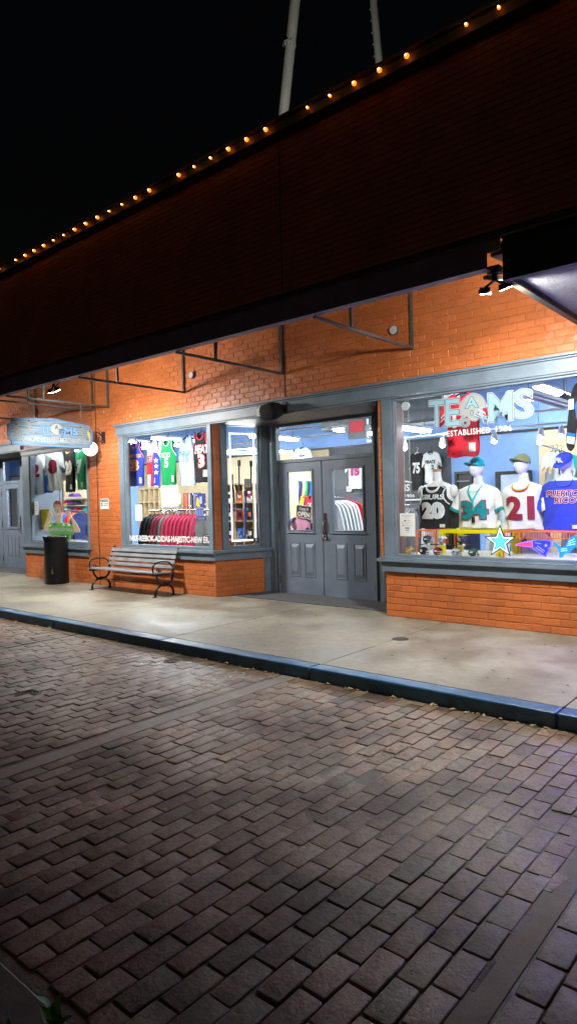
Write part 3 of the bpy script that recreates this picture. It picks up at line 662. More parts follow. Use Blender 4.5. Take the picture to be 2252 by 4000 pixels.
# lit doorway framed in black and a dark shelf niche, seen between the mannequins
t = thing('framed_passage', 'black framed pale mirror on the blue wall behind the mannequins', 'passageway', (-4.766, 1.318, 0)[0:1]+(5.1, .3))
x0, z0 = -5.034, 1.243; x1, z1 = -4.361, 1.880
BX('frame', BLACK, t, (x0, x1, 5.12, 5.17, z1-.06, z1), (x0, x0+.09, 5.12, 5.17, .4, z1-.061), (x1-.09, x1, 5.12, 5.17, .4, z1-.061))
BX('passage_pane', mat('pale mirror', (.55, .66, .85), .3), t, (x0+.091, x1-.091, 5.14, 5.16, .4, z1-.062))  # pale colour stands for the light in the doorway
t = thing('dark_shelf', 'dark open shelf unit on the blue wall behind the black jersey', 'shelf', (-5.5, 5, .3))
x0, z0 = -5.855, 1.478; x1, z1 = -5.491, 1.918
BX('shelf_case', BLACK, t, (x0, x1, 5.10, 5.17, z1-.05, z1), (x0, x0+.05, 5.10, 5.17, .6, z1-.051), (x1-.05, x1, 5.10, 5.17, .6, z1-.051), (x0+.051, x1-.051, 5.15, 5.17, .6, z1-.052))
BX('shelf_board', GREYP, t, (x0+.052, x1-.052, 5.10, 5.148, z1-.2, z1-.18), (x0+.052, x1-.052, 5.10, 5.148, z1-.36, z1-.34), (x0+.052, x1-.052, 5.10, 5.148, z1-.52, z1-.50))

# ---------------------------------------------------------------- fluorescent fixtures and spots
TUBE = emit('fluorescent tube', (.93, .97, 1), 170)
HOUS = mat('fixture white', (.7, .72, .72), .5)
def fixture(x, y, z, l, lb, lit=True, n=2):
    t = thing('ceiling_fixture' if not lit else 'fluorescent_light', lb, 'ceiling light', (x, y, z), 'fluorescent fixtures in the shop')
    mb = MB(); mb.prism([(-.10, .0), (-.07, .05), (.07, .05), (.10, 0)], lambda u, q, w: (x+u, y+w, z+q), 0, l); mb.build('housing', HOUS, t)
    for k in range(n):
        dx = (k-.5*(n-1))*.09
        mb = MB(); mb.tube([(x+dx, y+.02, z-.02), (x+dx, y+l-.02, z-.02)], .018, 8); mb.build('tube', TUBE if lit else HOUS, t, smooth=True)
    mb = MB()
    mb.tube([(x, y+.1, z+.05), (x, y+.1, 3.55)], .005, 4); m2 = MB(); m2.tube([(x, y+l-.1, z+.05), (x, y+l-.1, 3.55)], .005, 4)
    mb.build('hanging_rod', BAR, t); m2.build('hanging_rod', BAR, t)
def zp(a): return a
FX = [((-8.35, 2.0), 2.66, 1.3, 'lit double tube light nearest the transom, its upper left one', 1), ((-9.6, 3.3), 2.55, 1.3, 'lit double tube light low at the left of the transom', 1), ((-6.5, 2.1), 2.62, 1.2, 'lit double tube light behind the exit sign box', 1),
      ((-4.9, 1.3), 2.46, 1.0, 'lit double tube light at the left edge of the large window', 1), ((-2.9, 1.0), 2.63, 1.6, 'unlit long grey fixture behind the last letters of the window lettering', 0),
      ((-11.6, 1.6), 2.78, 1.5, 'lit double tube light over the green and pale blue jerseys', 1), ((-12.8, 1.9), 2.80, 1.5, 'lit double tube light over the white jersey in the middle window', 1), ((-10.6, 1.5), 2.78, 1.2, 'lit double tube light behind the white framed narrow window', 1),
      ((-13.6, .75), 2.75, 1.3, 'lit double tube light close behind the jerseys of the left window', 1), ((-14.5, 1.6), 2.95, 1.3, 'lit double tube light deep inside the left window', 1), ((-17.0, 1.6), 2.95, 1.3, 'lit double tube light behind the left window post', 1),
      ((-1.2, 2.6), 3.1, 1.3, 'lit double tube light high behind the right jersey sleeve', 1), ((-3.6, 3.4), 3.1, 1.3, 'lit double tube light high over the blue wall', 1)]
for (p_, z, l, lb, lit) in FX: fixture(p_[0], p_[1], z, l, lb, bool(lit))
STRIP = emit('fill tube', (.95, .98, 1), 30); FILLTL = emit('bright fill tube', (.95, .98, 1), 60)  # unseen tubes added to brighten the fronts of the window goods
for (xa, xb, lb) in ((-12.85, -10.9, 'slim added fill tube hidden behind the head of the left window'), (-9.3, -7.6, 'slim added fill tube hidden behind the head of the middle window'), (-3.95, -2.75, 'slim added fill tube behind the head of the large window, above the lettering'), (-2.65, -1.3, 'slim added fill tube behind the head of the large window, toward its right end')):
    t = thing('fill_tube', lb, 'fill light', (xa, .2, 2.67), 'unseen fill tubes added behind the window heads'); mb = MB(); sy_, sz_ = (.235, 2.60) if xa < -10 else (.15, 2.655); mb.tube([(xa, sy_, sz_), (xb, sy_, sz_)], .013, 8); mb.build('tube', FILLTL if xa < -10 else STRIP, t, smooth=True); BX('housing', HOUS, t, (xa, xb, sy_-.025, sy_+.025, sz_+.017, sz_+.045))
LAMPG = emit('spot lens', (1, .98, .95), 25)
t = thing('track_light', 'white ceiling track with bright spot heads across the large window', 'track light', (-4, 2.6, 2.4), None)
mb = MB(); mb.box(-6.2, -1.2, 2.58, 2.62, 2.40, 2.43); mb.build('track', HOUS, t)
for (x, z) in ((-5.464, 2.435), (-4.785, 2.311), (-3.951, 2.496), (-3.274, 2.361), (-3.286, 2.232), (-2.994, 2.296)):
    z = min(z, 2.3)
    mb = MB(); mb.tube([(x, 2.6, 2.40), (x, 2.6, z+.07)], .008, 6); mb.lathe([(.03, .06), (.045, 0), (.055, -.07)], (x, 2.56, z), 14, 'z'); h = mb.build('spot_head', HOUS, t, smooth=True)
    mb = MB(); mb.sphere((x, 2.55, z-.06), .045, 8); mb.build('bulb', LAMPG, h, smooth=True)
t = thing('ceiling_bar', 'long thin pale bars crossing the shop ceiling behind the transom', 'ceiling bar', (-8, 2, 2.6))
for (a, b) in (((-9.6, 3.0, 2.83), (-5.6, 3.0, 2.80)), ((-10.5, 3.6, 2.72), (-6.6, 3.6, 2.72))):
    mb = MB(); mb.bar(a, b, .03, .03); mb.build('bar', BAR, t)

# ================================================================ garments
def fab(name, c, **k): return mat(name, c, .8, var=.06, scale=12, bump=.15, bscale=160, sheen=0, spec=.25, **k)
FW = fab('white mesh cloth', (.74, .76, .76)); FB = fab('royal blue cloth', (.035, .06, .50)); FG = fab('green cloth', (.01, .30, .10)); FK = fab('black cloth', (.014, .014, .018))
FP = fab('pale blue cloth', (.55, .72, .80)); FR = fab('red cloth', (.68, .02, .045)); FM = fab('maroon cloth', (.33, .012, .04)); FN = fab('navy cloth', (.02, .03, .11)); FO = fab('orange cloth', (.85, .20, .06))
FT = fab('teal cloth', (.0, .25, .27)); FY = fab('yellow cloth', (.90, .62, .02)); FPK = fab('pink cloth', (.95, .42, .64)); FGY = fab('grey heather cloth', (.20, .21, .22)); FBB = fab('bright blue cloth', (.02, .16, .66)); FSV = fab('silver cloth', (.62, .67, .68))
TEAL = fab('bright teal', (.0, .50, .55)); OLV = fab('olive cloth', (.20, .23, .11)); CRIM = fab('crimson cloth', (.55, .03, .10)); GOLD = fab('gold cloth', (.75, .42, .08)); PBLUE = fab('sky panel', (.14, .40, .85))
TANK = [(.5, .0), (.10, .0), (.08, .18), (.05, .45), (.0, .62), (.06, .70), (.155, .80), (.17, .90), (.185, .985), (.30, 1.0), (.335, .955), (.38, .89), (.5, .855)]
TEE = [(.5, .0), (.22, .0), (.20, .3), (.19, .56), (.16, .60), (.015, .50), (.0, .55), (.06, .76), (.15, .93), (.36, 1.0), (.41, .945), (.5, .92)]
def halves(h, k=3):
    c = smoothchain(h, k); return c+[(1-u, v) for u, v in reversed(c[1:-1])]
def garment_map(x0, z0, x1, z1, y, th=.05, seed=0, yawd=0, ax=None):
    cx = (x0+x1)/2; ca, sa = math.cos(R(yawd)), math.sin(R(yawd)); wd = x1-x0
    def fn(u, v, w, back=1):
        a = (u-.5)*wd
        b = th*max(0, 1-(2*u-1)**2)**.6
        f = .011*math.sin(u*17+seed+2*math.sin(v*3+seed))*(1.2-v)+.006*noise.noise(Vector((u*4+seed, v*3, seed)))
        d = b*back+f*back+w
        return (cx+a*ca+d*sa*1, y+a*sa-d*ca, z0+v*(z1-z0))
    return fn
def jersey(name, lb, x0, z0, x1, z1, y, shape, m, trims=(), texts=(), panels=(), group=None, seed=1, yawd=0, hang=True, cat='jersey', neck=None, inner=None, th=.05, hm=None):
    t = thing(name, lb, cat, ((x0+x1)/2, y, z0), group)
    fn = garment_map(x0, z0, x1, z1, y, th, seed, yawd); outl = halves(shape)
    shot('front', outl, fn, m, t, 0, 14)
    bk = [(u, min(v, 1)) for u, v in outl]; bk = [((u, v) if not (.33 < u < .67 and v > .8) else (u, .965)) for u, v in bk]
    shot('back', bk, lambda u, v, w: fn(u, v, w, -.3), inner or m, t, -.003, 10)
    asp = (z1-z0)/(x1-x0); h = smoothchain(shape, 3)
    for (i0, i1, wd, tm) in trims:
        i0 = int(i0*3); i1 = int(i1*3)
        seg = h[i0:i1+1]
        if i1 >= len(h)-1:
            seg = h[i0:]+[(1-u, v) for u, v in reversed(h[i0:-1])]
            shot('neck_trim', ribbon(seg, wd, asp), fn, tm, t, .003, 14)
        else:
            shot('edge_trim', ribbon(seg, wd, asp), fn, tm, t, .003, 10)
            shot('edge_trim', [(1-u, v) for u, v in ribbon(seg, wd, asp)], fn, tm, t, .003, 10)
    for (poly, pm) in panels: shot('panel', poly, fn, pm, t, .0025, 14)
    for a in texts:
        s, u0, v0, u1, v1, tm = a[:6]; om = a[6] if len(a) > 6 else None; kw = a[7] if len(a) > 7 else {}
        text('lettering' if not s.isdigit() else 'number', s, sub(fn, u0, v0, u1, v1), tm, t, kw.get('bold', .045), om, kw.get('ow', .04), slices=kw.get('slices', 5), w=.007, arch=kw.get('arch', 0), shear=kw.get('shear', 0))
    if hang:
        cx = (x0+x1)/2; s = (x1-x0); zt = z1-.04; mb = MB(); ca, sa = math.cos(R(yawd)), math.sin(R(yawd))
        P = lambda a, z: (cx+a*ca, y+a*sa, z)
        mb.tube([P(-.33*s, zt-.02), P(-.12*s, zt+.03), P(0, zt+.055), P(.12*s, zt+.03), P(.33*s, zt-.02)], .011, 6)
        mb.tube([P(0, zt+.05), P(0, zt+.10), P(.02, zt+.125), P(0, zt+.15), P(-.02, zt+.14)], .004, 6)
        mb.build('hanger', hm or BLACK, t, smooth=True)
    return t
def starpoly(cx, cz, r, asp=1, k=.4, n=5):
    return [(cx+math.sin(math.pi*i/n)*(r if i % 2 == 0 else r*k), cz+math.cos(math.pi*i/n)*(r if i % 2 == 0 else r*k)/asp) for i in range(2*n)]
TAGM = mat('tag label', (.66, .68, .62), .7)
def tagp(u0, v0, u1=None, v1=None): return ([(u0, v0), ((u1 or u0+.10), v0), ((u1 or u0+.10), (v1 or v0+.13)), (u0, (v1 or v0+.13))], TAGM)
# --- five basketball jerseys in the middle window
gj = 'basketball jerseys hanging in the middle window'
def px(a, b): return a[0], b[1], b[0], a[1]
a, b = (-9.853, 2.558), (-9.391, 1.770)
jersey('basketball_jersey', 'blue tank jersey reading NEW YORK with orange 3 in the middle window', a[0], b[1], b[0], a[1], .36, TANK, FB, [(4, 8, .03, FO), (9, 12, .035, FO)],
    [('NEW YORK', .14, .63, .90, .70, FO, WHITE, {'arch': .035, 'bold': .02}), ('3', .36, .35, .70, .56, FO, WHITE)], [tagp(.76, .05), ([(.0, 0), (.07, 0), (.06, .3), (.04, .55), (.01, .6)], FO)], gj, 1, inner=FB)
a, b = (-9.366, 2.565), (-8.969, 1.742)
jersey('basketball_jersey', 'white tank jersey reading NETS with a red stripe and stars on blue', a[0], b[1], b[0], a[1], .40, TANK, FW, [(4, 8, .02, FW)],
    [('NET', .10, .53, .50, .65, FR, None, {'bold': .03}), ('1', .10, .27, .34, .50, FR, None)],
    [([(.36, .0), (.50, .0), (.52, .40), (.66, .72), (.60, .70), (.45, .5)], FR), ([(.505, .0), (.90, .0), (.92, .25), (.97, .5), (.96, .6), (.80, .70), (.66, .715), (.525, .40)], FB), tagp(.50, .07, .70, .18)]+[], gj, 4)
t = bpy.data.objects[-1] if False else None
o = [q for q in col.objects if q.get('label', '').startswith('white tank jersey reading NETS')][0]
fnn = garment_map(a[0], b[1], b[0], a[1], .40, .05, 4)
for v in (.54, .42, .29): shot('star', starpoly(.76, v, .13, (a[1]-b[1])/(b[0]-a[0])), fnn, FW, o, .006, 3)
a, b = (-8.937, 2.525), (-8.526, 1.753)
jersey('basketball_jersey', 'green tank jersey reading CELTICS with white 5', a[0], b[1], b[0], a[1], .36, TANK, FG, [(4, 8, .022, FW), (9, 12, .03, FW)],
    [('CELTICS', .17, .60, .74, .70, FW, None, {'arch': .03, 'bold': .02}), ('5', .40, .39, .60, .58, FW, None)], [tagp(.76, .06, .86, .20)], gj, 2)
a, b = (-8.502, 2.538), (-8.072, 1.731)
jersey('basketball_jersey', 'pale blue tank jersey reading NUGGETS with blue 15', a[0], b[1], b[0], a[1], .40, TANK, FP, [(4, 8, .03, PBLUE), (9, 12, .035, PBLUE)],
    [('NUGGETS', .08, .62, .76, .71, PBLUE, FSV, {'bold': .02, 'arch': .01}), ('15', .38, .48, .66, .61, PBLUE, GOLD)], [([(.10, 0), (.16, 0), (.10, .3), (.06, .5), (.03, .6), (.03, .4)], PBLUE), ([(.90, 0), (.84, 0), (.90, .3), (.94, .5), (.97, .6), (.97, .4)], PBLUE), tagp(.74, .06, .86, .20)], gj, 3)
a, b = (-8.102, 2.572), (-7.681, 1.768)
jersey('basketball_jersey', 'black tank jersey reading HEAT with white and red 3', a[0], b[1], b[0], a[1], .36, TANK, FK, [(4, 8, .035, FR), (9, 12, .045, FR)],
    [('HEAT', .22, .58, .96, .73, FW, FR, {'shear': .15}), ('3', .42, .30, .70, .54, FW, FR)], [([(.07, .08), (.11, .08), (.08, .4), (.02, .6), (.01, .58)], FR), tagp(.66, .1, .84, .24)], gj, 5)
# --- football jerseys in the left window
gf = 'football jerseys hanging in the left window'
J2 = [('football_jersey', 'white football jersey with maroon 2 and striped sleeves, first from the left', 430, 520, 640, 1060, FW, '2', FM, None, .34, 3),
      ('football_jersey', 'bright blue football jersey with white 83, second from the left', 545, 505, 735, 1040, FBB, '83', FW, None, .40, 8),
      ('football_jersey', 'white football jersey with maroon 8 beside the black one', 690, 470, 870, 1010, FW, '8', FM, FK, .33, 5),
      ('football_jersey', 'black football jersey with white 20 in the left window', 845, 480, 1050, 1030, FK, '20', FW, GOLD, .40, 6),
      ('football_jersey', 'green football jersey with white 7 beside the globe lamp', 1020, 470, 1230, 1000, FG, '7', FW, FSV, .35, 7)]
QH = [(-13.269, 2.591, -12.684, 1.717), (-12.915, 2.591, -12.405, 1.740), (-12.571, 2.621, -12.022, 1.774), (-12.129, 2.575, -11.537, 1.730), (-11.610, 2.553, -11.070, 1.759)]
for (nm, lb, _, _, _, _, m, s, tm, om, y, sd), (x0, z1, x1, z0) in zip(J2, QH):
    tx = [(s, .30 if len(s) == 1 else .30, .42, .62 if len(s) == 1 else .76, .70, tm, om)]
    pn = [tagp(.60, .05, .74, .17)]
    if sd == 3: pn += [([(.02, .55), (.16, .66), (.155, .69), (.03, .60)], FM), ([(.04, .63), (.17, .74), (.165, .77), (.05, .68)], FM)]
    jersey(nm, lb, x0, z0, x1, z1, y, TEE, m, [(9, 11, .035, om or tm)], tx, pn, gf, sd, yawd=(12 if sd in (3, 5) else -8))
# yellow shorts
x0, z1, x1, z0 = -13.330, 1.390, -12.685, 0.994
t = thing('basketball_shorts', 'yellow basketball shorts hanging low in the left window', 'shorts', ((x0+x1)/2, .42, z0))
SH = [(0, .02), (.44, 0), (.50, .30), (.56, 0), (1, .02), (.94, .55), (.90, 1), (.06, .98), (.02, .5)]
fs_ = garment_map(x0, z0, x1, z1, .42, .04, 3)
shot('front', SH, fs_, FY, t, 0, 14); shot('back', SH, lambda u, v, w: fs_(u, v, w, -.3), FY, t, -.004, 10)
shot('waistband', [(.02, .90), (.92, .92), (.91, 1), (.05, .985)], fs_, FY, t, .004, 12)

# ---------------------------------------------------------------- junior shop cut-out
x0, z1, x1, z0 = -12.462, 1.561, -11.134, 0.748
z0 = .726
t = thing('cutout_figure', 'flat painted cut-out of a red haired boy flexing in a green shirt', 'display board', ((x0+x1)/2, .14, z0))
W_, H_ = x1-x0, z1-z0
HU = lambda x, y: ((x-585)/505, (1715-y)/555)
def pu(pts): return [HU(*p) for p in pts]
fc = lambda u, v, w: (x0+u*W_, .14-w, z0+v*H_)
def board(nm, pts, m, w0, w1, smooth_=2):
    pl = pu(pts); pl = smoothchain(pl+[pl[0]], smooth_)[:-1] if smooth_ else pl
    mb = MB(); mb.prism(pl, fc, w0, w1); return mb.build(nm, m, t)
SKIN = mat('painted skin', (.72, .50, .33), .6); HAIR = mat('painted red hair', (.45, .06, .02), .5); LGRN = mat('painted green', (.13, .50, .06), .6)
board('shirt', [(655, 1480), (740, 1455), (800, 1445), (860, 1450), (960, 1480), (1000, 1495), (1005, 1600), (960, 1615), (940, 1712), (760, 1712), (730, 1640), (670, 1600)], LGRN, 0, .010)
board('arm', [(655, 1485), (690, 1375), (712, 1380), (708, 1330), (670, 1312), (648, 1330), (650, 1375), (620, 1440), (587, 1530), (600, 1565), (650, 1570), (670, 1540)], SKIN, -.002, .008)
board('arm', [(1000, 1495), (960, 1370), (935, 1372), (912, 1350), (920, 1320), (950, 1312), (972, 1335), (978, 1380), (1030, 1440), (1088, 1555), (1070, 1578), (1005, 1570)], SKIN, -.002, .008)
board('neck', [(785, 1390), (838, 1390), (838, 1430), (845, 1455), (815, 1468), (783, 1450)], SKIN, .0, .012)
hd = board('head', [(748, 1215), (775, 1185), (820, 1190), (850, 1225), (855, 1290), (850, 1350), (835, 1390), (805, 1412), (785, 1395), (765, 1350), (748, 1290)], SKIN, .002, .014)
board('hair', [(745, 1265), (742, 1215), (765, 1175), (805, 1162), (840, 1185), (858, 1235), (858, 1310), (848, 1300), (846, 1240), (825, 1210), (790, 1222), (765, 1205), (755, 1240)], HAIR, .004, .018)
for (nm, pts, m) in (('eye', [(775, 1262), (786, 1254), (796, 1262), (786, 1272)], WHITE), ('eye', [(808, 1260), (819, 1252), (829, 1260), (819, 1270)], WHITE), ('pupil', [(783, 1262), (787, 1257), (791, 1262), (787, 1268)], INK), ('pupil', [(815, 1260), (819, 1255), (823, 1260), (819, 1266)], INK),
        ('mouth', [(768, 1338), (850, 1334), (846, 1346), (810, 1352), (775, 1350)], WHITE), ('nose_line', [(798, 1280), (802, 1280), (808, 1318), (800, 1324), (796, 1320), (802, 1314)], INK), ('brow', [(770, 1250), (784, 1242), (798, 1248), (784, 1246)], HAIR), ('brow', [(806, 1248), (820, 1238), (834, 1248), (820, 1242)], HAIR),
        ('shirt_badge', [(668, 1485), (700, 1478), (702, 1500), (684, 1512), (670, 1500)], WHITE), ('shirt_badge', [(738, 1465), (772, 1460), (774, 1492), (742, 1494)], FGY), ('shirt_badge', [(862, 1462), (890, 1462), (890, 1500), (864, 1500)], WHITE), ('shirt_badge', [(930, 1475), (970, 1480), (966, 1500), (934, 1500)], WHITE)):
    board(nm, pts, m, .015, .020, 0)
qa = lambda x0_, y0_, x1_, y1_: (lambda u, v, w: fc((x0_+u*(x1_-x0_)-585)/505, (1715-(y0_+v*(y1_-y0_)))/555, w))
text('sign_lettering', 'JUNIOR JOCK SHOP', qa(676, 1592, 1000, 1535), WHITE, t, .02, INK, .05, w=.013, arch=.28)
text('sign_lettering', "Children's Athletic Apparel", qa(735, 1628, 945, 1600), INK, t, .01, w=.013)
text('sign_lettering', '& Gifts', qa(790, 1660, 870, 1640), INK, t, .01, w=.013)

# ---------------------------------------------------------------- rack builder
def shirt_side(name, lb, x, y0, y1, z0, z1, m, group, seed, sleeve=None, lean=.0, dirx=1, emblem=None):
    """a shirt on a rail seen edge-on: its plane is across the rail"""
    t = thing(name, lb, 'shirt', (x, (y0+y1)/2, z0), group)
    def fn(u, v, w): 
        d = .028*max(0, 1-(2*u-1)**2)**.5+.008*math.sin(u*14+seed)*(1.1-v)
        return (x+(d+w)*dirx+lean*(1-v), y0+u*(y1-y0), z0+v*(z1-z0))
    body = [(.5, .0), (.2, .0), (.2, .5), (.16, .62), (.12, .30), (.02, .18), (-.02, .22), (.05, .7), (.16, .90), (.36, .97), (.42, 1.0), (.5, .96)]
    o = halves(body); shot('front', o, fn, m, t, 0, 10)
    shot('back', o, lambda u, v, w: fn(u, v, w), m, t, -.05, 6)
    # folded shoulder edge closing front and back
    vs = []; k = len(o)
    for (u, v) in o: vs += [fn(u, v, 0), fn(u, v, -.05)]
    link('side', vs, [(2*i, 2*((i+1) % k), 2*((i+1) % k)+1, 2*i+1) for i in range(k)], sleeve or m, t, True)
    if sleeve:
        s1 = [(-.02, .22), (.02, .18), (.12, .30), (.16, .62), (.19, .75), (.30, .93), (.16, .91), (.05, .7)]
        shot('sleeve', s1, fn, sleeve, t, .003, 6); shot('sleeve', [(1-u, v) for u, v in s1], fn, sleeve, t, .003, 6)
    if emblem: emblem(t, fn)
    mb = MB(); ym = (y0+y1)/2; mb.tube([(x-.02+lean*0, ym-.12, z1-.05), (x-.02, ym, z1+.01), (x-.02, ym+.12, z1-.05)], .008, 5); mb.tube([(x-.02, ym, z1+.01), (x-.02, ym, z1+.06), (x-.02, ym+.02, z1+.08)], .004, 5)
    mb.build('hanger', BLACK, t, smooth=True)
    return t
x0, zt = -10.408, 1.304; x1, _z = -8.709, 1.298
rk = thing('clothes_rack', 'chrome clothes rail carrying black and red hoodies behind the middle window', 'clothes rack', ((x0+x1)/2, 1.3, 0))
mb = MB(); mb.tube([(x0-.1, 1.3, zt), (x1+.9, 1.3, zt)], .016, 10); mb.build('rail', CHROME, rk, smooth=True)
for x in (x0+.05, (x0+x1)/2+.3, x1+.8):
    mb = MB(); mb.tube([(x, 1.3, .02), (x, 1.3, zt)], .012, 8); mb.build('upright', CHROME, rk, smooth=True)
def round_logo(t, fn):
    c = [(.64+.18*math.cos(k*math.pi/10), .42+.115*math.sin(k*math.pi/10)) for k in range(20)]
    shot('emblem', c, fn, INK, t, .005, 8); shot('emblem', [(.64+(u-.64)*.92, .42+(v-.42)*.9) for u, v in c], fn, FR, t, .007, 8)
    text('emblem_text', 'SF', sub(fn, .53, .355, .75, .485), INK, t, .08, WHITE, .05, w=.009)
HC = ['black']*3+['red']*2+['grey']+['red']*7+['grey']
hx0, hx1 = (-10.417, 1.116)[0], (-8.971, 1.115)[0]
HL = {'black': 'black', 'red': 'crimson', 'grey': 'dark grey'}
for i, c in enumerate(HC):
    x = hx0+(hx1-hx0)*i/(len(HC)-1)
    last = i == len(HC)-1
    lb = ('grey hooded shirt with crimson sleeves and a round SF emblem, last on the rail' if last else
          ('dark grey hooded shirt between crimson ones on the rail behind the middle window' if c == 'grey' else
           ('black hooded jackets at the left end of the rail' if c == 'black' else ('crimson hooded shirts near the black ones on the rail' if i < 5 else 'crimson hooded shirts in the long run on the rail'))))
    shirt_side('hooded_shirt', lb, x, .98, 1.60, .42, zt-.07, {'black': FK, 'red': CRIM, 'grey': FGY}[c], 'hooded shirts on the chrome rail', i*1.7, sleeve=(CRIM if last else None), emblem=(round_logo if last else None))

# cubby shelf, cream panel, slat rack
x0, z1, x1, z0 = -14.713, 1.860, -13.867, -0.005
def cubby(lb, x0, x1, y, z0, z1, nx, nz, d=.32):
    t = thing('cubby_shelf', lb, 'shelf', ((x0+x1)/2, y, z0)); mb = MB()
    mb.box(x0, x1, y+d-.015, y+d, z0, z1)
    for i in range(nx+1): x = x0+(x1-x0)*i/nx; mb.box(x-.012, x+.012, y, y+d-.016, z0, z1)
    mb.build('upright_board', BIRCH, t); mb = MB()
    for k in range(nz+1):
        z = z0+(z1-z0)*k/nz
        for i in range(nx): a = x0+(x1-x0)*i/nx; mb.box(a+.013, a+(x1-x0)/nx-.013, y+.002, y+d-.017, z-.012, z+.012)
    mb.build('shelf_board', BIRCH, t); return t
cubby('birch cubby shelf with tall compartments behind the middle window', x0, x1, 4.2, .05, z1, 4, 5)
x0, z1, x1, z0 = -13.517, 1.913, -12.870, 1.376
t = thing('cream_panel', 'large blank cream panel beside the birch shelf', 'panel', ((x0+x1)/2, 4.0, z0))
BX('panel_face', mat('cream card', (.78, .66, .46), .8), t, (x0, x1, 4.0, 4.03, z0, z1), bevel=.003)
BX('panel_foot', HOUS, t, (x0, x1, 3.98, 3.999, z0-.03, z0+.01), (x0+.02, x0+.05, 4.0, 4.03, .02, z0-.031), (x1-.05, x1-.02, 4.0, 4.03, .02, z0-.031))
# wire grid rack
x0, z1, x1, z0 = -12.276, 1.374, -11.167, 1.080
t = thing('wire_grid', 'chrome wire grid standing over the crimson shirts', 'rack', ((x0+x1)/2, 3.0, .05)); mb = MB()
for i in range(8): x = x0+(x1-x0)*i/7; mb.tube([(x, 3, .05), (x, 3, z1)], .006, 5)
for i in range(8): z = z1-i*.13; mb.tube([(x0, 3.01, z), (x1, 3.01, z)], .006, 5)
mb.build('wire_panel', CHROME, t); BX('foot', CHROME, t, (x0, x0+.03, 2.8, 3.2, .012, .04), (x1-.03, x1, 2.8, 3.2, .012, .04))
# lanyards on a stand
cols = [FR, FO, FR, FW, FN, FK, FBB, FN, FP]
for i in range(9):
    xx = (-10.746, 1.644)[0]+i*.055; z1 = (-10.746, 1.644)[1]; l = .50+.06*math.sin(i*2)
    t = thing('lanyard', ('red and orange lanyards hanging in a row behind the middle window' if i < 3 else 'dark blue and black lanyards hanging in a row behind the middle window') if i != 8 else 'pale blue lanyard at the right end of the row', 'lanyard', (xx, 2.4, z1-l), 'lanyards on the stand')
    mb = MB(); mb.box(xx-.018, xx-.004, 2.4, 2.404, z1-l, z1); mb.box(xx+.004, xx+.018, 2.4, 2.404, z1-l, z1); mb.build('strap', cols[i], t)
    mb = MB(); mb.box(xx-.02, xx+.02, 2.395, 2.41, z1-l-.05, z1-l-.002); mb.build('clip', CHROME if i % 2 else BLACK, t)
xx = (-10.746, 1.644)[0]
t = thing('lanyard_stand', 'thin chrome stand with a crossbar holding lanyards', 'stand', (xx+.2, 2.43, .02)); BX('crossbar', CHROME, t, (xx-.05, xx+.5, 2.42, 2.44, z1-.01, z1+.01)); BX('post', CHROME, t, (xx+.2, xx+.23, 2.43, 2.45, .02, z1-.011))

# posters / notices on the glass
def notice(lb, fn, lines, m=PAPER, name='paper_notice', extra=None):
    t = thing(name, lb, 'notice', tuple(fn(.5, 0, 0)))
    shot('sheet', [(0, 0), (1, 0), (1, 1), (0, 1)], fn, m, t, 0, 2, False)
    for k, (v, u0, u1, h) in enumerate(lines): shot('print_line', [(u0, v), (u1, v), (u1, v+h), (u0, v+h)], fn, GREYP, t, .0012, 2, False)
    if extra: extra(t, fn)
    return t
a = (-9.258, 1.427, -9.068, 1.159)
notice('white notice sheet low at the left of the middle window', ymap(a[0], a[3], a[2], a[1], .035), [(.84, .15, .8, .025), (.78, .3, .7, .02), (.66, .3, .6, .06), (.54, .2, .8, .02), (.46, .15, .85, .03), (.30, .35, .65, .08), (.18, .38, .62, .04)])
a = (-8.196, 1.587, -8.071, 1.427)
notice('small white notice near the centre of the middle window', ymap(a[0], a[3], a[2], a[1], .035), [(.80, .2, .8, .04), (.66, .3, .7, .03), (.5, .2, .8, .04), (.28, .35, .6, .04)])
a = (-12.675, 1.549, -12.470, 1.278)
notice('white notice sheet on the left window beside the yellow shorts', ymap(a[0], a[3], a[2], a[1], .035), [(.86, .15, .8, .025), (.80, .2, .75, .02), (.64, .3, .7, .08), (.5, .15, .85, .03), (.28, .35, .65, .09), (.16, .38, .62, .05)])
a = (-4.078, 1.243, -3.874, 0.971)
def ex(t, fn):
    text('heading', 'TheTeamsShop.com', sub(fn, .12, .86, .88, .91), INK, t, .01, w=.0015); text('handle_text', '@The_Teams_Shop', sub(fn, .16, .44, .84, .485), INK, t, .01, w=.0015)
    shot('blue_box', [(.36, .33), (.64, .33), (.64, .385), (.36, .385)], fn, mat('notice navy', (.02, .04, .18)), t, .0012, 2, False); text('box_text', '5 STAR', sub(fn, .40, .34, .60, .375), WHITE, t, .01, w=.002)
    shot('round_badge', [(.35+.07*math.cos(k*.5), .68+.04*math.sin(k*.5)) for k in range(12)], fn, mat('badge red', (.5, .12, .15)), t, .0012, 3, False)
    text('badge_text', 'Instagram', sub(fn, .44, .655, .74, .70), INK, t, .0, w=.0015)
notice('white shop notice with address and round red badge at the left of the large window', ymap(a[0], a[3], a[2], a[1], .035), [(.80, .32, .68, .012), (.575, .14, .86, .014), (.53, .38, .6, .012), (.24, .38, .62, .05), (.17, .36, .64, .012)], extra=ex)
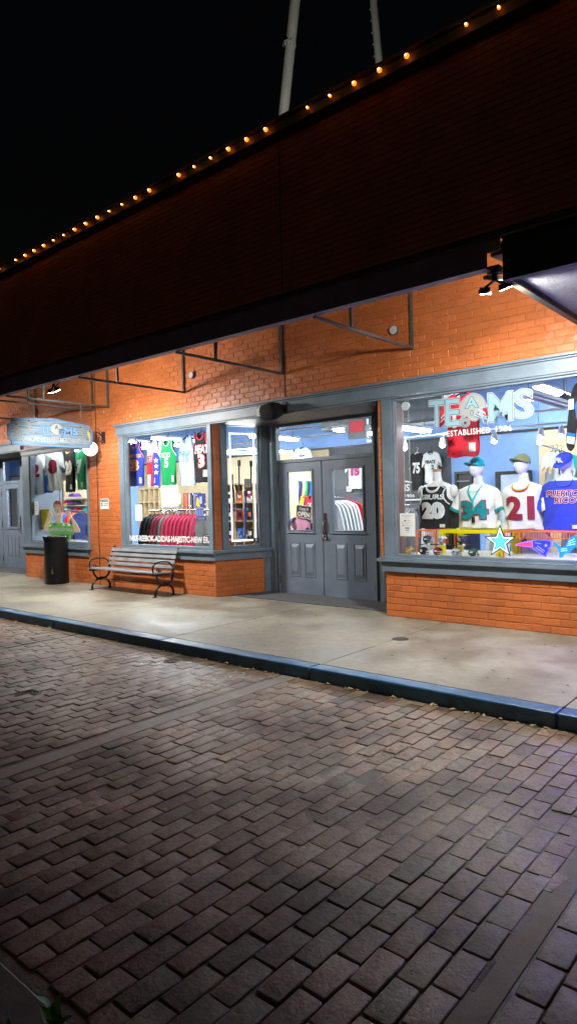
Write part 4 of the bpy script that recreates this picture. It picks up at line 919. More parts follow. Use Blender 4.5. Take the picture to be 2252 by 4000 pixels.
# navy poster with yellow figure
a = (-7.709, 1.579, -7.482, 1.163)
def ex(t, fn):
    YL = mat('poster yellow', (.85, .60, .03)); LB = mat('poster pale blue', (.35, .45, .75))
    shot('yellow_figure', smoothchain([(.12, .80), (.20, .86), (.28, .80), (.34, .72), (.30, .64), (.42, .56), (.44, .50), (.34, .52), (.20, .50), (.12, .54), (.05, .62), (.10, .70), (.12, .80)], 3)[:-1], fn, YL, t, .0015, 6, False)
    shot('star_print', starpoly(.93, .60, .10, 2.3), fn, WHITE, t, .0015, 3, False); shot('star_print', starpoly(.10, .94, .09, 2.3), fn, LB, t, .0015, 3, False)
    shot('side_panel', [(.36, .62), (.62, .62), (.62, .88), (.40, .88)], fn, LB, t, .0012, 3, False)
    for q in ((.86, .40), (.86, .20)): shot('disc_print', [(q[0]+.09*math.cos(k*.4), q[1]+.045*math.sin(k*.4)) for k in range(16)], fn, WHITE, t, .0015, 3, False)
    for c in range(3):
        for k in range(9): shot('print_line', [(.04+c*.25, .16+k*.028), (.22+c*.25, .16+k*.028), (.22+c*.25, .172+k*.028), (.04+c*.25, .172+k*.028)], fn, LB, t, .0012, 2, False)
notice('tall navy poster with a yellow figure and white star on the middle window', ymap(a[0], a[3], a[2], a[1], .035), [(.44, .03, .74, .04), (.08, .08, .9, .015), (.04, .2, .8, .015)], mat('poster navy', (.03, .04, .22)), 'schedule_poster', ex)

# glass lettering along the bottom of the middle window
x0, z1, x1, z0 = -9.445, 0.863, -7.277, 0.789
t = thing('window_lettering', 'white capital lettering of clothing brands along the foot of the middle window', 'lettering', (-8.4, 0, .8))
text('lettering', 'NIKE-REEBOK-ADIDAS-MAJESTIC-NEW ERA', ymap(-9.43, .785, -7.37, .905, .034), WHITE, t, .034, w=.001, space=.97)
# ================================================================ large window display
MANN = mat('mannequin white', (.72, .73, .75), .35, var=.02)
def sup(cx, cy, z, hw, hd, n=28, e=2.4, ang=0):
    q = []
    for k in range(n):
        a = 2*math.pi*k/n; c, s = math.cos(a), math.sin(a)
        x = hw*math.copysign(abs(c)**(2/e), c); y = hd*math.copysign(abs(s)**(2/e), s)
        q.append((cx+x*math.cos(ang)-y*math.sin(ang), cy+x*math.sin(ang)+y*math.cos(ang), z))
    return q
# torso rows: (height fraction 0 hem .. 1 shoulder top, half width, half depth)
ROWS = [(0, .205, .125), (.12, .20, .12), (.35, .195, .12), (.6, .215, .13), (.78, .225, .125), (.88, .21, .11), (.94, .165, .09), (.985, .095, .07), (1.0, .07, .06)]
def mannequin(name, lb, cx, cy, z0, zs, ztop, m, kind, head=True, capm=None, look=0, tilt=0, W=1.0, num=(), trims=None):
    t = thing(name, lb, 'mannequin', (cx, cy, z0), 'mannequin torsos in the large window')
    Hh = zs-z0
    def row(f):
        for (a, b) in zip(ROWS, ROWS[1:]):
            if a[0] <= f <= b[0]:
                k = (f-a[0])/(b[0]-a[0]); return (a[1]*(1-k)+b[1]*k)*W, (a[2]*(1-k)+b[2]*k)
        return ROWS[-1][1]*W, ROWS[-1][2]
    # body: torso + neck (+ head)
    mb = MB(); secs = [sup(cx, cy, z0+.01+f*Hh, a*W*.94, b*.94) for f, a, b in ROWS]
    nk = .052; zn = zs
    secs += [sup(cx, cy, zn+.02, nk*1.15, nk*1.15, e=2), sup(cx, cy-.005, zn+.07, nk, nk, e=2), sup(cx, cy-.008, zn+(.11 if head else .13), nk, nk, e=2)]
    mb.loft(secs)
    if kind == 'tank':
        for s in (-1, 1): mb.sphere((cx+s*.215*W, cy, zs-.115), .062, 10, sx=.9, sz=1.25)
    mb.build('torso', MANN, t, smooth=True)
    if not head:
        mb = MB(); mb.lathe([(.001, 0), (.056, 0), (.058, .012), (.052, .03), (.001, .034)], (cx, cy-.008, zs+.132), 20); mb.build('neck_cap', mat('varnished wood', (.45, .22, .06), .3), t, smooth=True)
        mb = MB(); mb.lathe([(.012, 0), (.014, .01), (.001, .018)], (cx, cy-.008, zs+.166), 12); mb.build('neck_knob', CHROME, t, smooth=True)
    else:
        hc = Vector((cx+look*.02, cy-.02, (zs+.09+ztop)/2+.0)); hz = (ztop-zs-.085)/2
        RH = Matrix.Rotation(R(look*28), 3, 'Z') @ Matrix.Rotation(R(tilt), 3, 'X')
        mb = MB(); secs = []
        for i in range(15):
            a = math.pi*i/14; zz = -math.cos(a); rr_ = math.sin(a)
            w_ = .078*max(rr_, .02)*(1-.18*max(0, -zz)); d_ = .098*max(rr_, .02)*(1-.10*max(0, -zz))
            q = []
            for k in range(28):
                b = 2*math.pi*k/28; x = w_*math.cos(b); y = d_*math.sin(b)
                if y < 0:   # chin pushed out, a soft nose ridge and brow
                    y -= .018*max(0, -zz)*rr_*max(0, -math.sin(b))**3
                    y -= .016*math.exp(-((zz+.12)/.16)**2)*max(0, -math.sin(b))**24
                    y += .010*math.exp(-((zz-.12)/.12)**2)*max(0, -math.sin(b))**4*(1-max(0, -math.sin(b))**30)
                    y += .005*math.exp(-((zz+.46)/.05)**2)*max(0, -math.sin(b))**10
                q.append(tuple(hc+RH @ Vector((x, y, zz*hz))))
            secs.append(q)
        mb.loft(secs); hd = mb.build('head', MANN, t, smooth=True)
        # cap: crown dome, brim, top button
        C0 = lambda x, y, z: tuple(hc+RH @ Vector((x, y, z)))
        mb = MB(); secs = []; cb = hz*.28
        for i in range(8):
            a = (math.pi/2)*i/7; r_ = math.cos(a)*.98+.02; zz = cb+math.sin(a)*(hz*.92)*(.9 if kind != 'flat' else 1.0)
            if kind == 'flat': r_ = min(1, math.cos(a)**.55+.01)
            secs.append([C0(.088*r_*math.cos(k*math.pi/14), .106*r_*math.sin(k*math.pi/14)+.0, zz) for k in range(28)])
        mb.loft(secs); cp = mb.build('cap_crown', capm, t, smooth=True)
        mb = MB(); up_, lo_ = [], []
        for k in range(13):
            a = math.pi+math.pi*k/12; 
            up_.append((.086*math.cos(a), .100*math.sin(a)))
            lo_.append((.086*math.cos(a)*1.02, .100*math.sin(a)-.085*math.sin(math.pi*k/12)**.7))
        v = []; fs2 = []
        for k in range(13):
            dz = -.016*math.cos((k-6)/6*1.5)**1+.012 if kind != 'flat' else 0
            sg = -.020*abs((k-6)/6)**2 if kind != 'flat' else 0
            v += [C0(*up_[k], cb+.004), C0(*lo_[k], cb-.004+sg), C0(*up_[k], cb-.003), C0(*lo_[k], cb-.009+sg)]
        for k in range(12): a = 4*k; fs2 += [(a, a+1, a+5, a+4), (a+2, a+6, a+7, a+3), (a+1, a+3, a+7, a+5)]
        link('cap_brim', v, fs2, capm, cp, True)
        mb = MB(); mb.sphere(C0(0, 0, cb+hz*.92*(.9 if kind != 'flat' else 1)), .009, 6); mb.build('cap_button', capm, cp, smooth=True)
        if kind == 'flat':
            text('cap_letters', 'PR', lambda u, v, w: C0(-.045+u*.09, -.100-.006*(1-(2*u-1)**2)-w*1.5, cb+.025+v*.055), WHITE, cp, .05, w=.004)
    # jersey shell with hem flare and soft folds
    mb = MB(); secs = []
    sd = cx*7
    for i in range(22):
        f = i/21; 
        if kind == 'tank' and f > .93: break
        if kind != 'tank' and f > .97: break
        a, b = row(f); q = sup(cx, cy, z0+f*Hh, a*1.06+.004, b*1.08+.012, 44)
        q2 = []
        for k, p in enumerate(q):
            an = 2*math.pi*k/44; g = (1-.72*max(0, -math.sin(an)))*(.019*(1-f)+.006)*math.sin(an*7+sd+3*math.sin(f*4+sd))+.008*noise.noise(Vector((math.cos(an)*2+sd, math.sin(an)*2, f*4)))
            q2.append((cx+(p[0]-cx)*(1+g/.2), cy+(p[1]-cy)*(1+g/.13), p[2]+(.006*math.sin(an*3+sd) if i == 0 else 0)))
        if kind == 'tank' and f > .5:   # arm openings: pull the sides in
            k_ = min(1, (f-.5)/.2)
            q2 = [(cx+(p[0]-cx)*(1-.30*k_*abs((p[0]-cx)/(a*1.06))**3), p[1], p[2]) for p in q2]
        secs.append(q2)
    mb.loft(secs, cap=False); sh = mb.build('shirt', m, t, smooth=True)
    so = sh.modifiers.new('solid', 'SOLIDIFY'); so.thickness = .003
    def front(u, v, w):   # u across the chest in metres, v height fraction
        a, b = row(min(v, .97)); r_ = min(.98, abs(u)/(a*1.06+.004)); return (cx+u, cy-(b*1.08+.016)*(1-r_**2.4)**(1/2.4)-w-.004, z0+v*Hh)
    # sleeves
    if kind != 'tank':
        for s in (-1, 1):
            secs = []; n_ = 9; ln = .235 if kind != 'flat' else .26
            for i in range(n_):
                k = i/(n_-1); xx = cx+s*(.16+.115*k**.8)*W; zz = zs-.075-.005-ln*k**1.15; yy = cy-.03*k
                rx = .062+.012*k; rz = .075+.012*k+.004*math.sin(i*2.3)
                q = []
                ang = R(-18+ -52*k)*1
                for j in range(20):
                    b = 2*math.pi*j/20; lx = rx*math.cos(b); ly = rz*.82*math.sin(b)
                    q.append((xx+lx*math.cos(ang)*s if False else xx+lx*math.cos(R(25)), yy+ly, zz+lx*math.sin(R(25))*(-s) if False else zz+lx*s*.45))
                secs.append(q)
            mb = MB(); mb.loft(secs, cap=False); sl2 = mb.build('sleeve', m, t, smooth=True)
            so = sl2.modifiers.new('solid', 'SOLIDIFY'); so.thickness = .003
            if trims and trims.get('cuff'):
                cu = [[(cc[0]+(cc[0]-sum(p[0] for p in q)/20)*.03, cc[1]+(cc[1]-sum(p[1] for p in q)/20)*.03, cc[2]) for cc in q] for q in secs[-2:]]
                mb = MB(); mb.loft(cu, cap=False); cf = mb.build('cuff', trims['cuff'], sl2, smooth=True); so = cf.modifiers.new('solid', 'SOLIDIFY'); so.thickness = .004; so.offset = 1
    # neckline
    if trims and trims.get('neck'):
        for wd, nm_, dz in trims['neck']:
            pts = []
            for k in range(17):
                a = math.pi+math.pi*k/16; pts.append(front(.092*math.cos(a), .965-(.13 if kind != 'tank' else .16)*abs(math.sin(a))**(.8 if kind != 'vneck' else 1.6)-dz, .003+dz*.02))
            mb = MB(); mb.tube(pts, wd, 6); mb.build('neck_trim', nm_, t, smooth=True)
    if trims and trims.get('neckskin'):
        pass
    for (s, u0, v0, u1, v1, tm, om, kw) in num:
        fn = lambda u, v, w, u0=u0, v0=v0, u1=u1, v1=v1: front(u0+u*(u1-u0), v0+v*(v1-v0), w)
        text('lettering' if not s.isdigit() else 'number', s, fn, tm, sh, kw.get('bold', .05), om, kw.get('ow', .05), slices=8, w=.009, arch=kw.get('arch', 0), shear=kw.get('shear', 0))
    if kind == 'tank':
        for s in (-1, 1):
            pts = [front(s*(.205-.06*math.sin(math.pi*k/10)**.8)*W if k < 9 else s*.13*W, .52+.42*k/10, .006) for k in range(11)]
            mb = MB(); mb.tube(pts, .008, 6); mb.build('arm_trim', FSV, sh, smooth=True)
    lx = front(.10, .03, .01); mb = MB(); mb.box(lx[0], lx[0]+.07, lx[1]-.004, lx[1], lx[2], lx[2]+.04); mb.build('hem_label', TAGM, sh)
    return t, front, sh
m1 = mannequin('mannequin_torso', 'headless mannequin in a black silver trimmed tank jersey reading SPURS 20', -3.93, .72, 1.035, 1.615, 1.7, FK, 'tank', head=False, W=1.0,
    num=[('SPURS', -.150, .63, .155, .73, FSV, INK, {'arch': .02, 'bold': .03, 'shear': .1}), ('20', -.135, .24, .135, .54, FSV, FW, {'ow': .03})], trims={'neck': [(.010, FSV, 0), (.004, FW, .03)]})
shot('star_print', starpoly(0, 0, 1, 1, .35, 8), lambda u, v, w: m1[1](-.06+u*.03, .66+v*.05, .008), FSV, m1[2], 0, 3)
m2 = mannequin('mannequin', 'mannequin in a white jersey with teal 34, teal cap and lanyard', -3.385, .72, 1.05, 1.565, 1.885, FW, 'v', capm=TEAL, look=-.8, tilt=-12, W=1.06,
    num=[('34', -.15, .22, .15, .60, FT, FM, {'ow': .03})], trims={'cuff': FT, 'neck': [(.007, FW, 0)]})
# lanyard
mb = MB(); fr = m2[1]
mb.tube([fr(-.07, .97, .01), fr(-.065, .85, .014), fr(-.03, .72, .014), fr(0.0, .62, .014), fr(.0, .38, .014)], .009, 6); ly = mb.build('lanyard', TEAL, m2[0], smooth=True)
mb = MB(); mb.tube([fr(.09, .97, .01), fr(.06, .85, .014), fr(.03, .74, .014), fr(0.0, .62, .016)], .009, 6); mb.build('strap', TEAL, ly, smooth=True)
q = fr(0, .30, .016); mb = MB(); mb.box(q[0]-.02, q[0]+.02, q[1]-.006, q[1], q[2]-.09, q[2]-.02); mb.build('card', BLACK, ly)
m3 = mannequin('mannequin', 'mannequin in a white jersey with burgundy 21, gold striped neck and olive cap', -2.835, .72, 1.035, 1.57, 1.89, FW, 'v', capm=OLV, look=-.7, tilt=-14, W=1.0,
    num=[('21', -.145, .24, .145, .68, mat('burgundy print', (.28, .01, .03), .6), None, {})], trims={'neck': [(.010, GOLD, 0), (.005, FM, .03)]})
m4 = mannequin('mannequin', 'mannequin in a blue jersey reading PUERTO RICO with a flat brimmed blue cap, face bowed', -2.36, .72, 1.03, 1.60, 1.86, FB, 'flat', capm=FB, look=-.5, tilt=26, W=1.1,
    num=[('PUERTO', -.17, .65, .17, .76, FM, FW, {'shear': .15, 'bold': .03, 'ow': .05}), ('RICO', -.08, .52, .14, .63, FM, FW, {'shear': .15, 'bold': .03, 'ow': .05})], trims={'neck': [(.006, FB, 0)]})

# yellow side table
YEL = mat('yellow lacquer', (.86, .72, .0), .35, var=.03)
t = thing('side_table', 'bright yellow square table under the teal capped mannequin', 'table', (-3.35, .7, .72))
BX('table_top', YEL, t, (-3.80, -3.02, .48, 1.02, .985, 1.03), bevel=.004)
for x in (-3.80, -3.08):
    for y in (.48, .96): BX('leg', YEL, t, (x, x+.06, y, y+.06, .723, .984), bevel=.003)
ORG = mat('orange lacquer steel', (.85, .17, .03), .35, var=.05)
def stool(x0, x1, lb, y0=.46, y1=.98, zt=1.02):
    t = thing('wire_stool', lb, 'stool', ((x0+x1)/2, .7, .722), 'orange wire stools in the large window')
    mb = MB(); 
    for y in (y0, y1):
        mb.tube([(x0, y, .724), (x0, y, zt-.05), (x0+.015, y, zt-.015), (x0+.05, y, zt), (x1-.05, y, zt), (x1-.015, y, zt-.015), (x1, y, zt-.05), (x1, y, .724)], .011, 8)
    mb.build('hoop_frame', ORG, t, smooth=True); mb = MB(); n = int((x1-x0)/.028)
    for i in range(n):
        x = x0+.02+(x1-x0-.04)*i/(n-1); mb.tube([(x, y0-.008, zt-.075), (x, y0-.008, zt-.01), (x, y0+.01, zt+.005), (x, y1, zt+.005)], .0035, 5)
    mb.tube([(x0, y0-.01, zt-.075), (x1, y0-.01, zt-.075)], .005, 5)
    mb.build('wire_seat', ORG, t, smooth=True)
stool(-4.10, -3.84, 'short orange wire stool under the headless black jersey torso'); stool(-2.98, -1.9, 'long orange wire stool under the white 21 and blue shirts')

# mini helmets in clear cases
CLEAR = glassmat('clear acrylic', (.97, .98, .98), 1.0, .02)
def helmet(x, y, z, m, fm, lb, mark, mk, s=.052):
    t = thing('helmet_case', lb, 'display case', (x, y, z), 'small helmets in clear cases')
    mb = MB(); mb.box(x-.088, x+.088, y-.06, y+.06, z, z+.010); b = mb.build('case_base', BLACK, t, bevel=.001)
    mb = MB(); mb.box(x-.03, x+.02, y-.0615, y-.0605, z+.002, z+.009); mb.box(x+.03, x+.06, y-.064, y-.0605, z+.001, z+.026); mb.build('base_label', WHITE, b)
    mb = MB(); mb.box(x-.082, x+.082, y-.056, y+.056, z+.0105, z+.120); mb.build('case_cover', CLEAR, t)
    C = Vector((x-.005, y, z+.062)); mb = MB(); secs = []
    # shell facing +x: dome with the front cut back, jaw flap at the lower side
    for i in range(9):
        a = math.pi*(.02+.96*i/8); zz = math.cos(a); q = []
        for k in range(20):
            b = 2*math.pi*k/20; r_ = math.sin(a)
            fx = math.cos(b)*r_*s*1.18; fy = math.sin(b)*r_*s*.92
            if zz < .15 and fx > s*.25: fx = s*.25+(fx-s*.25)*.15
            if zz < -.55: fx *= .8
            q.append((C.x+fx, C.y+fy, C.z+zz*s*.98))
        secs.append(q)
    mb.loft(secs); sh = mb.build('shell', m, t, smooth=True)
    mb = MB()
    for k, (zz, out) in enumerate(((.05, .5), (-.35, .95), (-.7, .9))):
        pts = [(C.x+s*.28+math.sin(math.pi*j/8)*s*out, C.y-math.cos(math.pi*j/8)*s*.88, C.z+zz*s) for j in range(9)]
        mb.tube(pts, .0028, 5)
    for yy in (-.3, .3): mb.tube([(C.x+s*.95, C.y+yy*s, C.z+.1*s), (C.x+s*1.2, C.y+yy*s, C.z-.35*s), (C.x+s*1.15, C.y+yy*s, C.z-.72*s)], .0028, 5)
    mb.build('face_mask', fm, sh, smooth=True)
    fn = lambda u, v, w: (C.x-s*.62+u*s*.9, C.y-s*.90*math.sqrt(max(.05, 1-((u-.5)*.75)**2-((v-.5)*.7)**2))-.0015-w, C.z-s*.25+v*s*.85)
    if mk == 'oval':
        shot('emblem', [(.5+.42*math.cos(k*.4), .5+.36*math.sin(k*.4)) for k in range(16)], fn, WHITE, sh, .001, 5); text('emblem_text', mark, sub(fn, .28, .3, .72, .72), m if mark != 'G' else mat('dark green', (.01, .08, .04)), sh, .06, w=.002)
    elif mk == 'star': shot('emblem', starpoly(.5, .5, .42), fn, FN, sh, .001, 3)
    elif mk == 'wing': shot('emblem', [(.1, .3), (.9, .35), (1.0, .6), (.7, .75), (.5, .6), (.3, .72), (.35, .5), (.15, .5)], fn, FSV, sh, .001, 4)
    elif mk == 'disc': shot('emblem', [(.5+.32*math.cos(k*.4), .5+.36*math.sin(k*.4)) for k in range(16)], fn, WHITE, sh, .001, 5)
    elif mk == 'arrow': shot('emblem', [(.05, .5), (.35, .8), (.95, .6), (.9, .35), (.35, .22)], fn, WHITE, sh, .001, 4)
    elif mk == 'flag': shot('emblem', [(.05, .45), (.6, .8), (.95, .7), (.8, .35), (.55, .3)], fn, FBB, sh, .001, 4)
    else: text('emblem_text', mark, sub(fn, .15, .2, .75, .8), mat('orange print', (.8, .2, .05)), sh, .06, WHITE, w=.002)
    return t
def hm(n, c, r=.22): return mat(n, c, r, var=.03, coat=.5)
HB = [((-4.045, .735), hm('helmet yellow', (.85, .42, .02)), FGY, 'yellow helmet with a green G in an oval, lower row left', 'G', 'oval'), ((-3.855, .735), hm('helmet black', (.015, .015, .02)), BLACK, 'black helmet with a pale disc, lower row second', '', 'disc'), ((-3.665, .735), hm('helmet maroon', (.30, .01, .03)), WHITE, 'dark red helmet with white face mask and arrowhead', '', 'arrow'),
      ((-3.435, .735), hm('helmet silver', (.50, .55, .60), .18), FGY, 'silver helmet with a navy star', '', 'star'), ((-3.225, .735), hm('helmet green', (.005, .09, .06)), BLACK, 'dark green helmet with a silver wing, lower row right', '', 'wing'),
      ((-3.80, .862), hm('helmet navy', (.012, .03, .08)), FGY, 'navy helmet with a silver wing, upper row left', '', 'wing'), ((-3.60, .862), hm('helmet pale silver', (.6, .63, .66), .18), FR, 'silver helmet with red face mask and a blue flag, upper row', '', 'flag'), ((-3.36, .862), hm('helmet dark navy', (.02, .025, .07)), FN, 'dark navy helmet with an orange C, upper row right', 'C', 'C')]
for (x, z), m, fm, lb, mk, kd in HB: helmet(x, .20, z-.012 if z < .8 else z, m, fm, lb, mk, kd)
# lit signs standing on the sill
def litsign(name, lb, x, y, w_): 
    return thing(name, lb, 'light sign', (x, y, .722), None)
t = litsign('star_light', 'pale blue light up star on black feet beside the yellow table', -2.98, .16, .3)
fs = lambda cx, cz: (lambda u, v, w: (cx+u, .16-w, cz+v))
cx, cz = (-2.894, 0.919); ro = .175
mb = MB(); mb.prism(starpoly(0, 0, ro*1.08, 1, .42), fs(cx, cz), 0, .012); mb.build('backing', BLACK, t)
mb = MB(); mb.prism(starpoly(0, 0, ro*.92, 1, .41), fs(cx, cz), .0125, .016); mb.build('outer_star', emit('white led', (.62, .88, 1), 1.1), t)
mb = MB(); mb.prism(starpoly(0, 0, ro*.66, 1, .41), fs(cx, cz), .0165, .018); mb.build('dark_star', FN, t)
mb = MB(); mb.prism(starpoly(0, 0, ro*.56, 1, .41), fs(cx, cz), .0185, .020); mb.build('inner_star', emit('cyan led', (.08, .50, .85), 1.2), t)
for s in (-1, 1): mb = MB(); mb.box(cx+s*.10-.045, cx+s*.10+.045, .12, .20, .723, .737); mb.build('foot', BLACK, t, bevel=.004)
# torn banner sign: red streamers into a blue head with a star
def L2(p): return None
def lsign(name, lb, pts_list, foot, x_, label_y=.16):
    t = litsign(name, lb, x_, label_y, .3)
    for nm, pts, m, w0, w1 in pts_list:
        mb = MB(); mb.prism(pts, lambda u, v, w: (u, label_y-w, v), w0, w1); mb.build(nm, m, t)
    mb = MB(); mb.box(foot[0], foot[1], .12, .20, .723, .737); mb.build('foot', BLACK, t, bevel=.004); return t
REDL = emit('red led', (1, .03, .08), 3); BLUL = emit('blue led', (.012, .012, 1), 3.5); EDGEL = emit('violet led', (.08, .06, 1), 3.5); CYNL = emit('sky led', (.004, .10, 1), 3.5)
PT = lambda *p: [p[i:i+2] for i in range(0, len(p), 2)]
outer = PT(-2.731, 0.889, -2.638, 0.924, -2.555, 0.942, -2.489, 0.950, -2.408, 0.949, -2.345, 0.938, -2.352, 0.873, -2.372, 0.865, -2.371, 0.832, -2.387, 0.816, -2.400, 0.766, -2.452, 0.789, -2.507, 0.837, -2.556, 0.866, -2.639, 0.873)
red = PT(-2.723, 0.888, -2.638, 0.918, -2.547, 0.933, -2.544, 0.875, -2.639, 0.878)
blue = PT(-2.538, 0.934, -2.481, 0.942, -2.408, 0.941, -2.355, 0.932, -2.362, 0.880, -2.382, 0.869, -2.380, 0.836, -2.396, 0.819, -2.407, 0.782, -2.447, 0.802, -2.507, 0.849, -2.535, 0.873)
t = lsign('banner_light', 'light up flag head sign with red streamers and a blue star field', [('edge', outer, EDGEL, 0, .008), ('red_streamers', red, REDL, .0085, .012), ('blue_field', blue, BLUL, .0085, .012)], ((-2.497, 0.763)[0], (-2.388, 0.767)[0]), -2.55)
c = (-2.401, 0.892); mb = MB(); mb.prism(starpoly(c[0], c[1], .022), lambda u, v, w: (u, .16-w, v), .0125, .014); mb.build('star', WHITE, t)
for a, b in (((-2.507, 0.869), (-2.427, 0.814)), ((-2.490, 0.886), (-2.415, 0.831)), ((-2.514, 0.919), (-2.449, 0.908))):
    mb = MB(); mb.bar((a[0], .146, a[1]), (b[0], .146, b[1]), .002, .006); mb.build('streamer_line', WHITE, t)
lion = PT(-2.331, 0.922, -2.310, 0.927, -2.279, 0.895, -2.244, 0.872, -2.201, 0.893, -2.181, 0.942, -2.150, 0.982, -2.112, 0.997, -2.067, 0.987, -2.045, 0.936, -2.084, 0.888, -2.129, 0.871, -2.153, 0.839, -2.157, 0.815, -2.207, 0.813, -2.222, 0.797, -2.238, 0.772, -2.270, 0.767, -2.265, 0.811, -2.276, 0.851, -2.306, 0.891, -2.330, 0.906)
t = lsign('lion_light', 'light up leaping blue lion sign at the right edge of the large window', [('lion', lion, CYNL, 0, .010)], ((-2.262, 0.755)[0], (-2.124, 0.760)[0]), -2.2)
for a, b in (((-2.174, 0.934), (-2.112, 0.967)), ((-2.178, 0.914), (-2.105, 0.943)), ((-2.190, 0.894), (-2.106, 0.915)), ((-2.252, 0.856), (-2.190, 0.866)), ((-2.253, 0.836), (-2.183, 0.846))):
    mb = MB(); mb.bar((a[0], .148, a[1]), (b[0], .148, b[1]), .002, .006); mb.build('mane_line', emit('pale led', (.4, .85, 1), 1.6), t)

# team window decal
t = thing('window_decal', 'large pale blue window lettering with a helmet for its letter A', 'lettering', (-3, -.0, 2.2))
DW2 = mat('decal bright white', (.70, .72, .72), .7, var=.02); DW = mat('decal white', (.50, .52, .52), .7, var=.02); DB = mat('decal pale blue', (.25, .45, .54), .6, var=.02); DG = mat('decal grey', (.33, .35, .35), .6, var=.02)
def q4(a, b, c, d): return quad((a[0], .036, a[1]), (b[0], .036, b[1]), (c[0], .036, c[1]), (d[0], .036, d[1]), (0, -1, 0))
def dec(s, a, b, c, d, **k):
    fn = q4(a, b, c, d); text('lettering', s, fn, DW, t, .046, None, w=.0005); text('lettering', s, fn, INK, t, .028, None, w=.0012); text('lettering', s, fn, DB, t, .014, None, w=.002)
dec('T', (-3.592, 2.234), (-3.539, 2.234), (-3.652, 2.523), (-3.474, 2.518)) if False else None
dec('T', (-3.655, 2.233), (-3.477, 2.227), (-3.652, 2.526), (-3.473, 2.520))
dec('E', (-3.449, 2.233), (-3.291, 2.230), (-3.447, 2.519), (-3.290, 2.517))
dec('M', (-2.932, 2.234), (-2.691, 2.232), (-2.941, 2.525), (-2.688, 2.520))
dec('S', (-2.658, 2.241), (-2.477, 2.236), (-2.655, 2.531), (-2.477, 2.517))
def dfn(x, y, w): return None
DN = {}
def npoly(nm, pts, m, w):
    shot(nm, pts, lambda u, v, ww: (u, .036-ww, v), m, t, w, 8, False)
def scl(pts, k):
    cx = sum(p[0] for p in pts)/len(pts); cz = sum(p[1] for p in pts)/len(pts); return [(cx+(p[0]-cx)*k, cz+(p[1]-cz)*k) for p in pts]
hp = smoothchain(PT(-3.280, 2.399, -3.263, 2.463, -3.201, 2.526, -3.131, 2.552, -3.062, 2.533, -3.005, 2.484, -2.982, 2.421, -2.986, 2.394, -3.034, 2.386, -3.106, 2.338, -3.067, 2.302, -3.064, 2.273, -3.108, 2.257, -3.157, 2.273, -3.191, 2.314, -3.246, 2.322, -3.281, 2.347, -3.280, 2.399), 3)[:-1]
npoly('helmet', scl(hp, 1.06), DW, .0006); npoly('helmet', scl(hp, 1.025), INK, .0013); npoly('helmet', hp, DG, .002)
fn = q4((-3.204, 2.405), (-3.070, 2.404), (-3.196, 2.521), (-3.077, 2.514)); text('lettering', 'A', fn, INK, t, .055, None, w=.0028); text('lettering', 'A', fn, DB, t, .025, None, w=.0036)
c = (-3.137, 2.346); npoly('ear_hole', [(c[0]+.022*math.cos(k*.45), c[1]+.030*math.sin(k*.45)) for k in range(14)], INK, .0028); npoly('ear_hole', [(c[0]+.017*math.cos(k*.45), c[1]+.025*math.sin(k*.45)) for k in range(14)], DG, .0034)
for pts in ([(-3.116, 2.316), (-3.026, 2.390), (-2.968, 2.392)], [(-3.096, 2.342), (-3.028, 2.297), (-2.946, 2.287), (-2.963, 2.203), (-3.006, 2.221), (-3.023, 2.306), (-3.019, 2.389)], [(-3.111, 2.314), (-3.024, 2.271), (-2.952, 2.255)], [(-3.056, 2.365), (-3.014, 2.305)], [(-2.968, 2.420), (-2.970, 2.393)]):
    mb = MB(); mb.tube([(a, .031, b) for a, b in pts], .008, 5); mb.build('face_mask', DB, t)
for s, a, b, c_, d in (('ESTABLISHED', -3.441, 2.110, -2.931, 2.104, -3.440, 2.175, -2.935, 2.170), ('1986', -2.870, 2.110, -2.693, 2.109, -2.870, 2.172, -2.694, 2.169)) if False else ():
    pass
for s, P4 in (('ESTABLISHED', PT(-3.438, 2.110, -2.931, 2.108, -3.439, 2.173, -2.933, 2.172)), ('1986', PT(-2.868, 2.113, -2.693, 2.110, -2.868, 2.172, -2.694, 2.171))):
    fn = q4(*P4); text('lettering', s, fn, INK, t, .050, None, w=.0004, space=1.12); text('lettering', s, fn, DW2, t, .018, None, w=.0012, space=1.12)

# hanging garments in the large window
x0, z1, x1, z0 = -3.655, 2.647, -3.262, 1.905
jersey('football_jersey', 'red football jersey with white 16 hanging behind the window lettering', x0-.12, z0, x1+.12, z1, .50, TEE, FR, [(9, 11, .03, FR)], [('16', .34, .46, .66, .68, FW, None)],
    [([(.04, .56), (.17, .64), (.165, .66), (.05, .60)], FW), ([(.05, .62), (.17, .70), (.165, .72), (.06, .66)], FW), ([(.96, .56), (.83, .64), (.835, .66), (.95, .60)], FW), ([(.95, .62), (.83, .70), (.835, .72), (.94, .66)], FW), tagp(.64, .06, .76, .2)], None, 9)
x0, z1, x1, z0 = -2.282, 2.570, -1.980, 1.922
t = jersey('hockey_jersey', 'black and blue hockey jersey with white 1 on its long sleeve at the right edge', x0-.02, z0, x1+.5, z1+.1, .55, [(.5, .15), (.22, .15), (.20, .5), (.165, .56), (.10, .0), (.0, .03), (.05, .55), (.12, .88), (.36, 1.0), (.42, .95), (.5, .93)], FK, [], [('1', .065, .55, .10, .68, FW, None)],
    [([(.165, .56), (.145, .38), (.125, .60), (.20, .75)], FBB), ([(.105, .04), (.118, .14), (.02, .17), (.008, .07)], FW), ([(.118, .14), (.124, .19), (.026, .22), (.02, .17)], FBB)], None, 3)
gw = 'shirts hanging on the charcoal wall'
x0, z1, x1, z0 = -6.847, 2.340, -6.432, 1.591
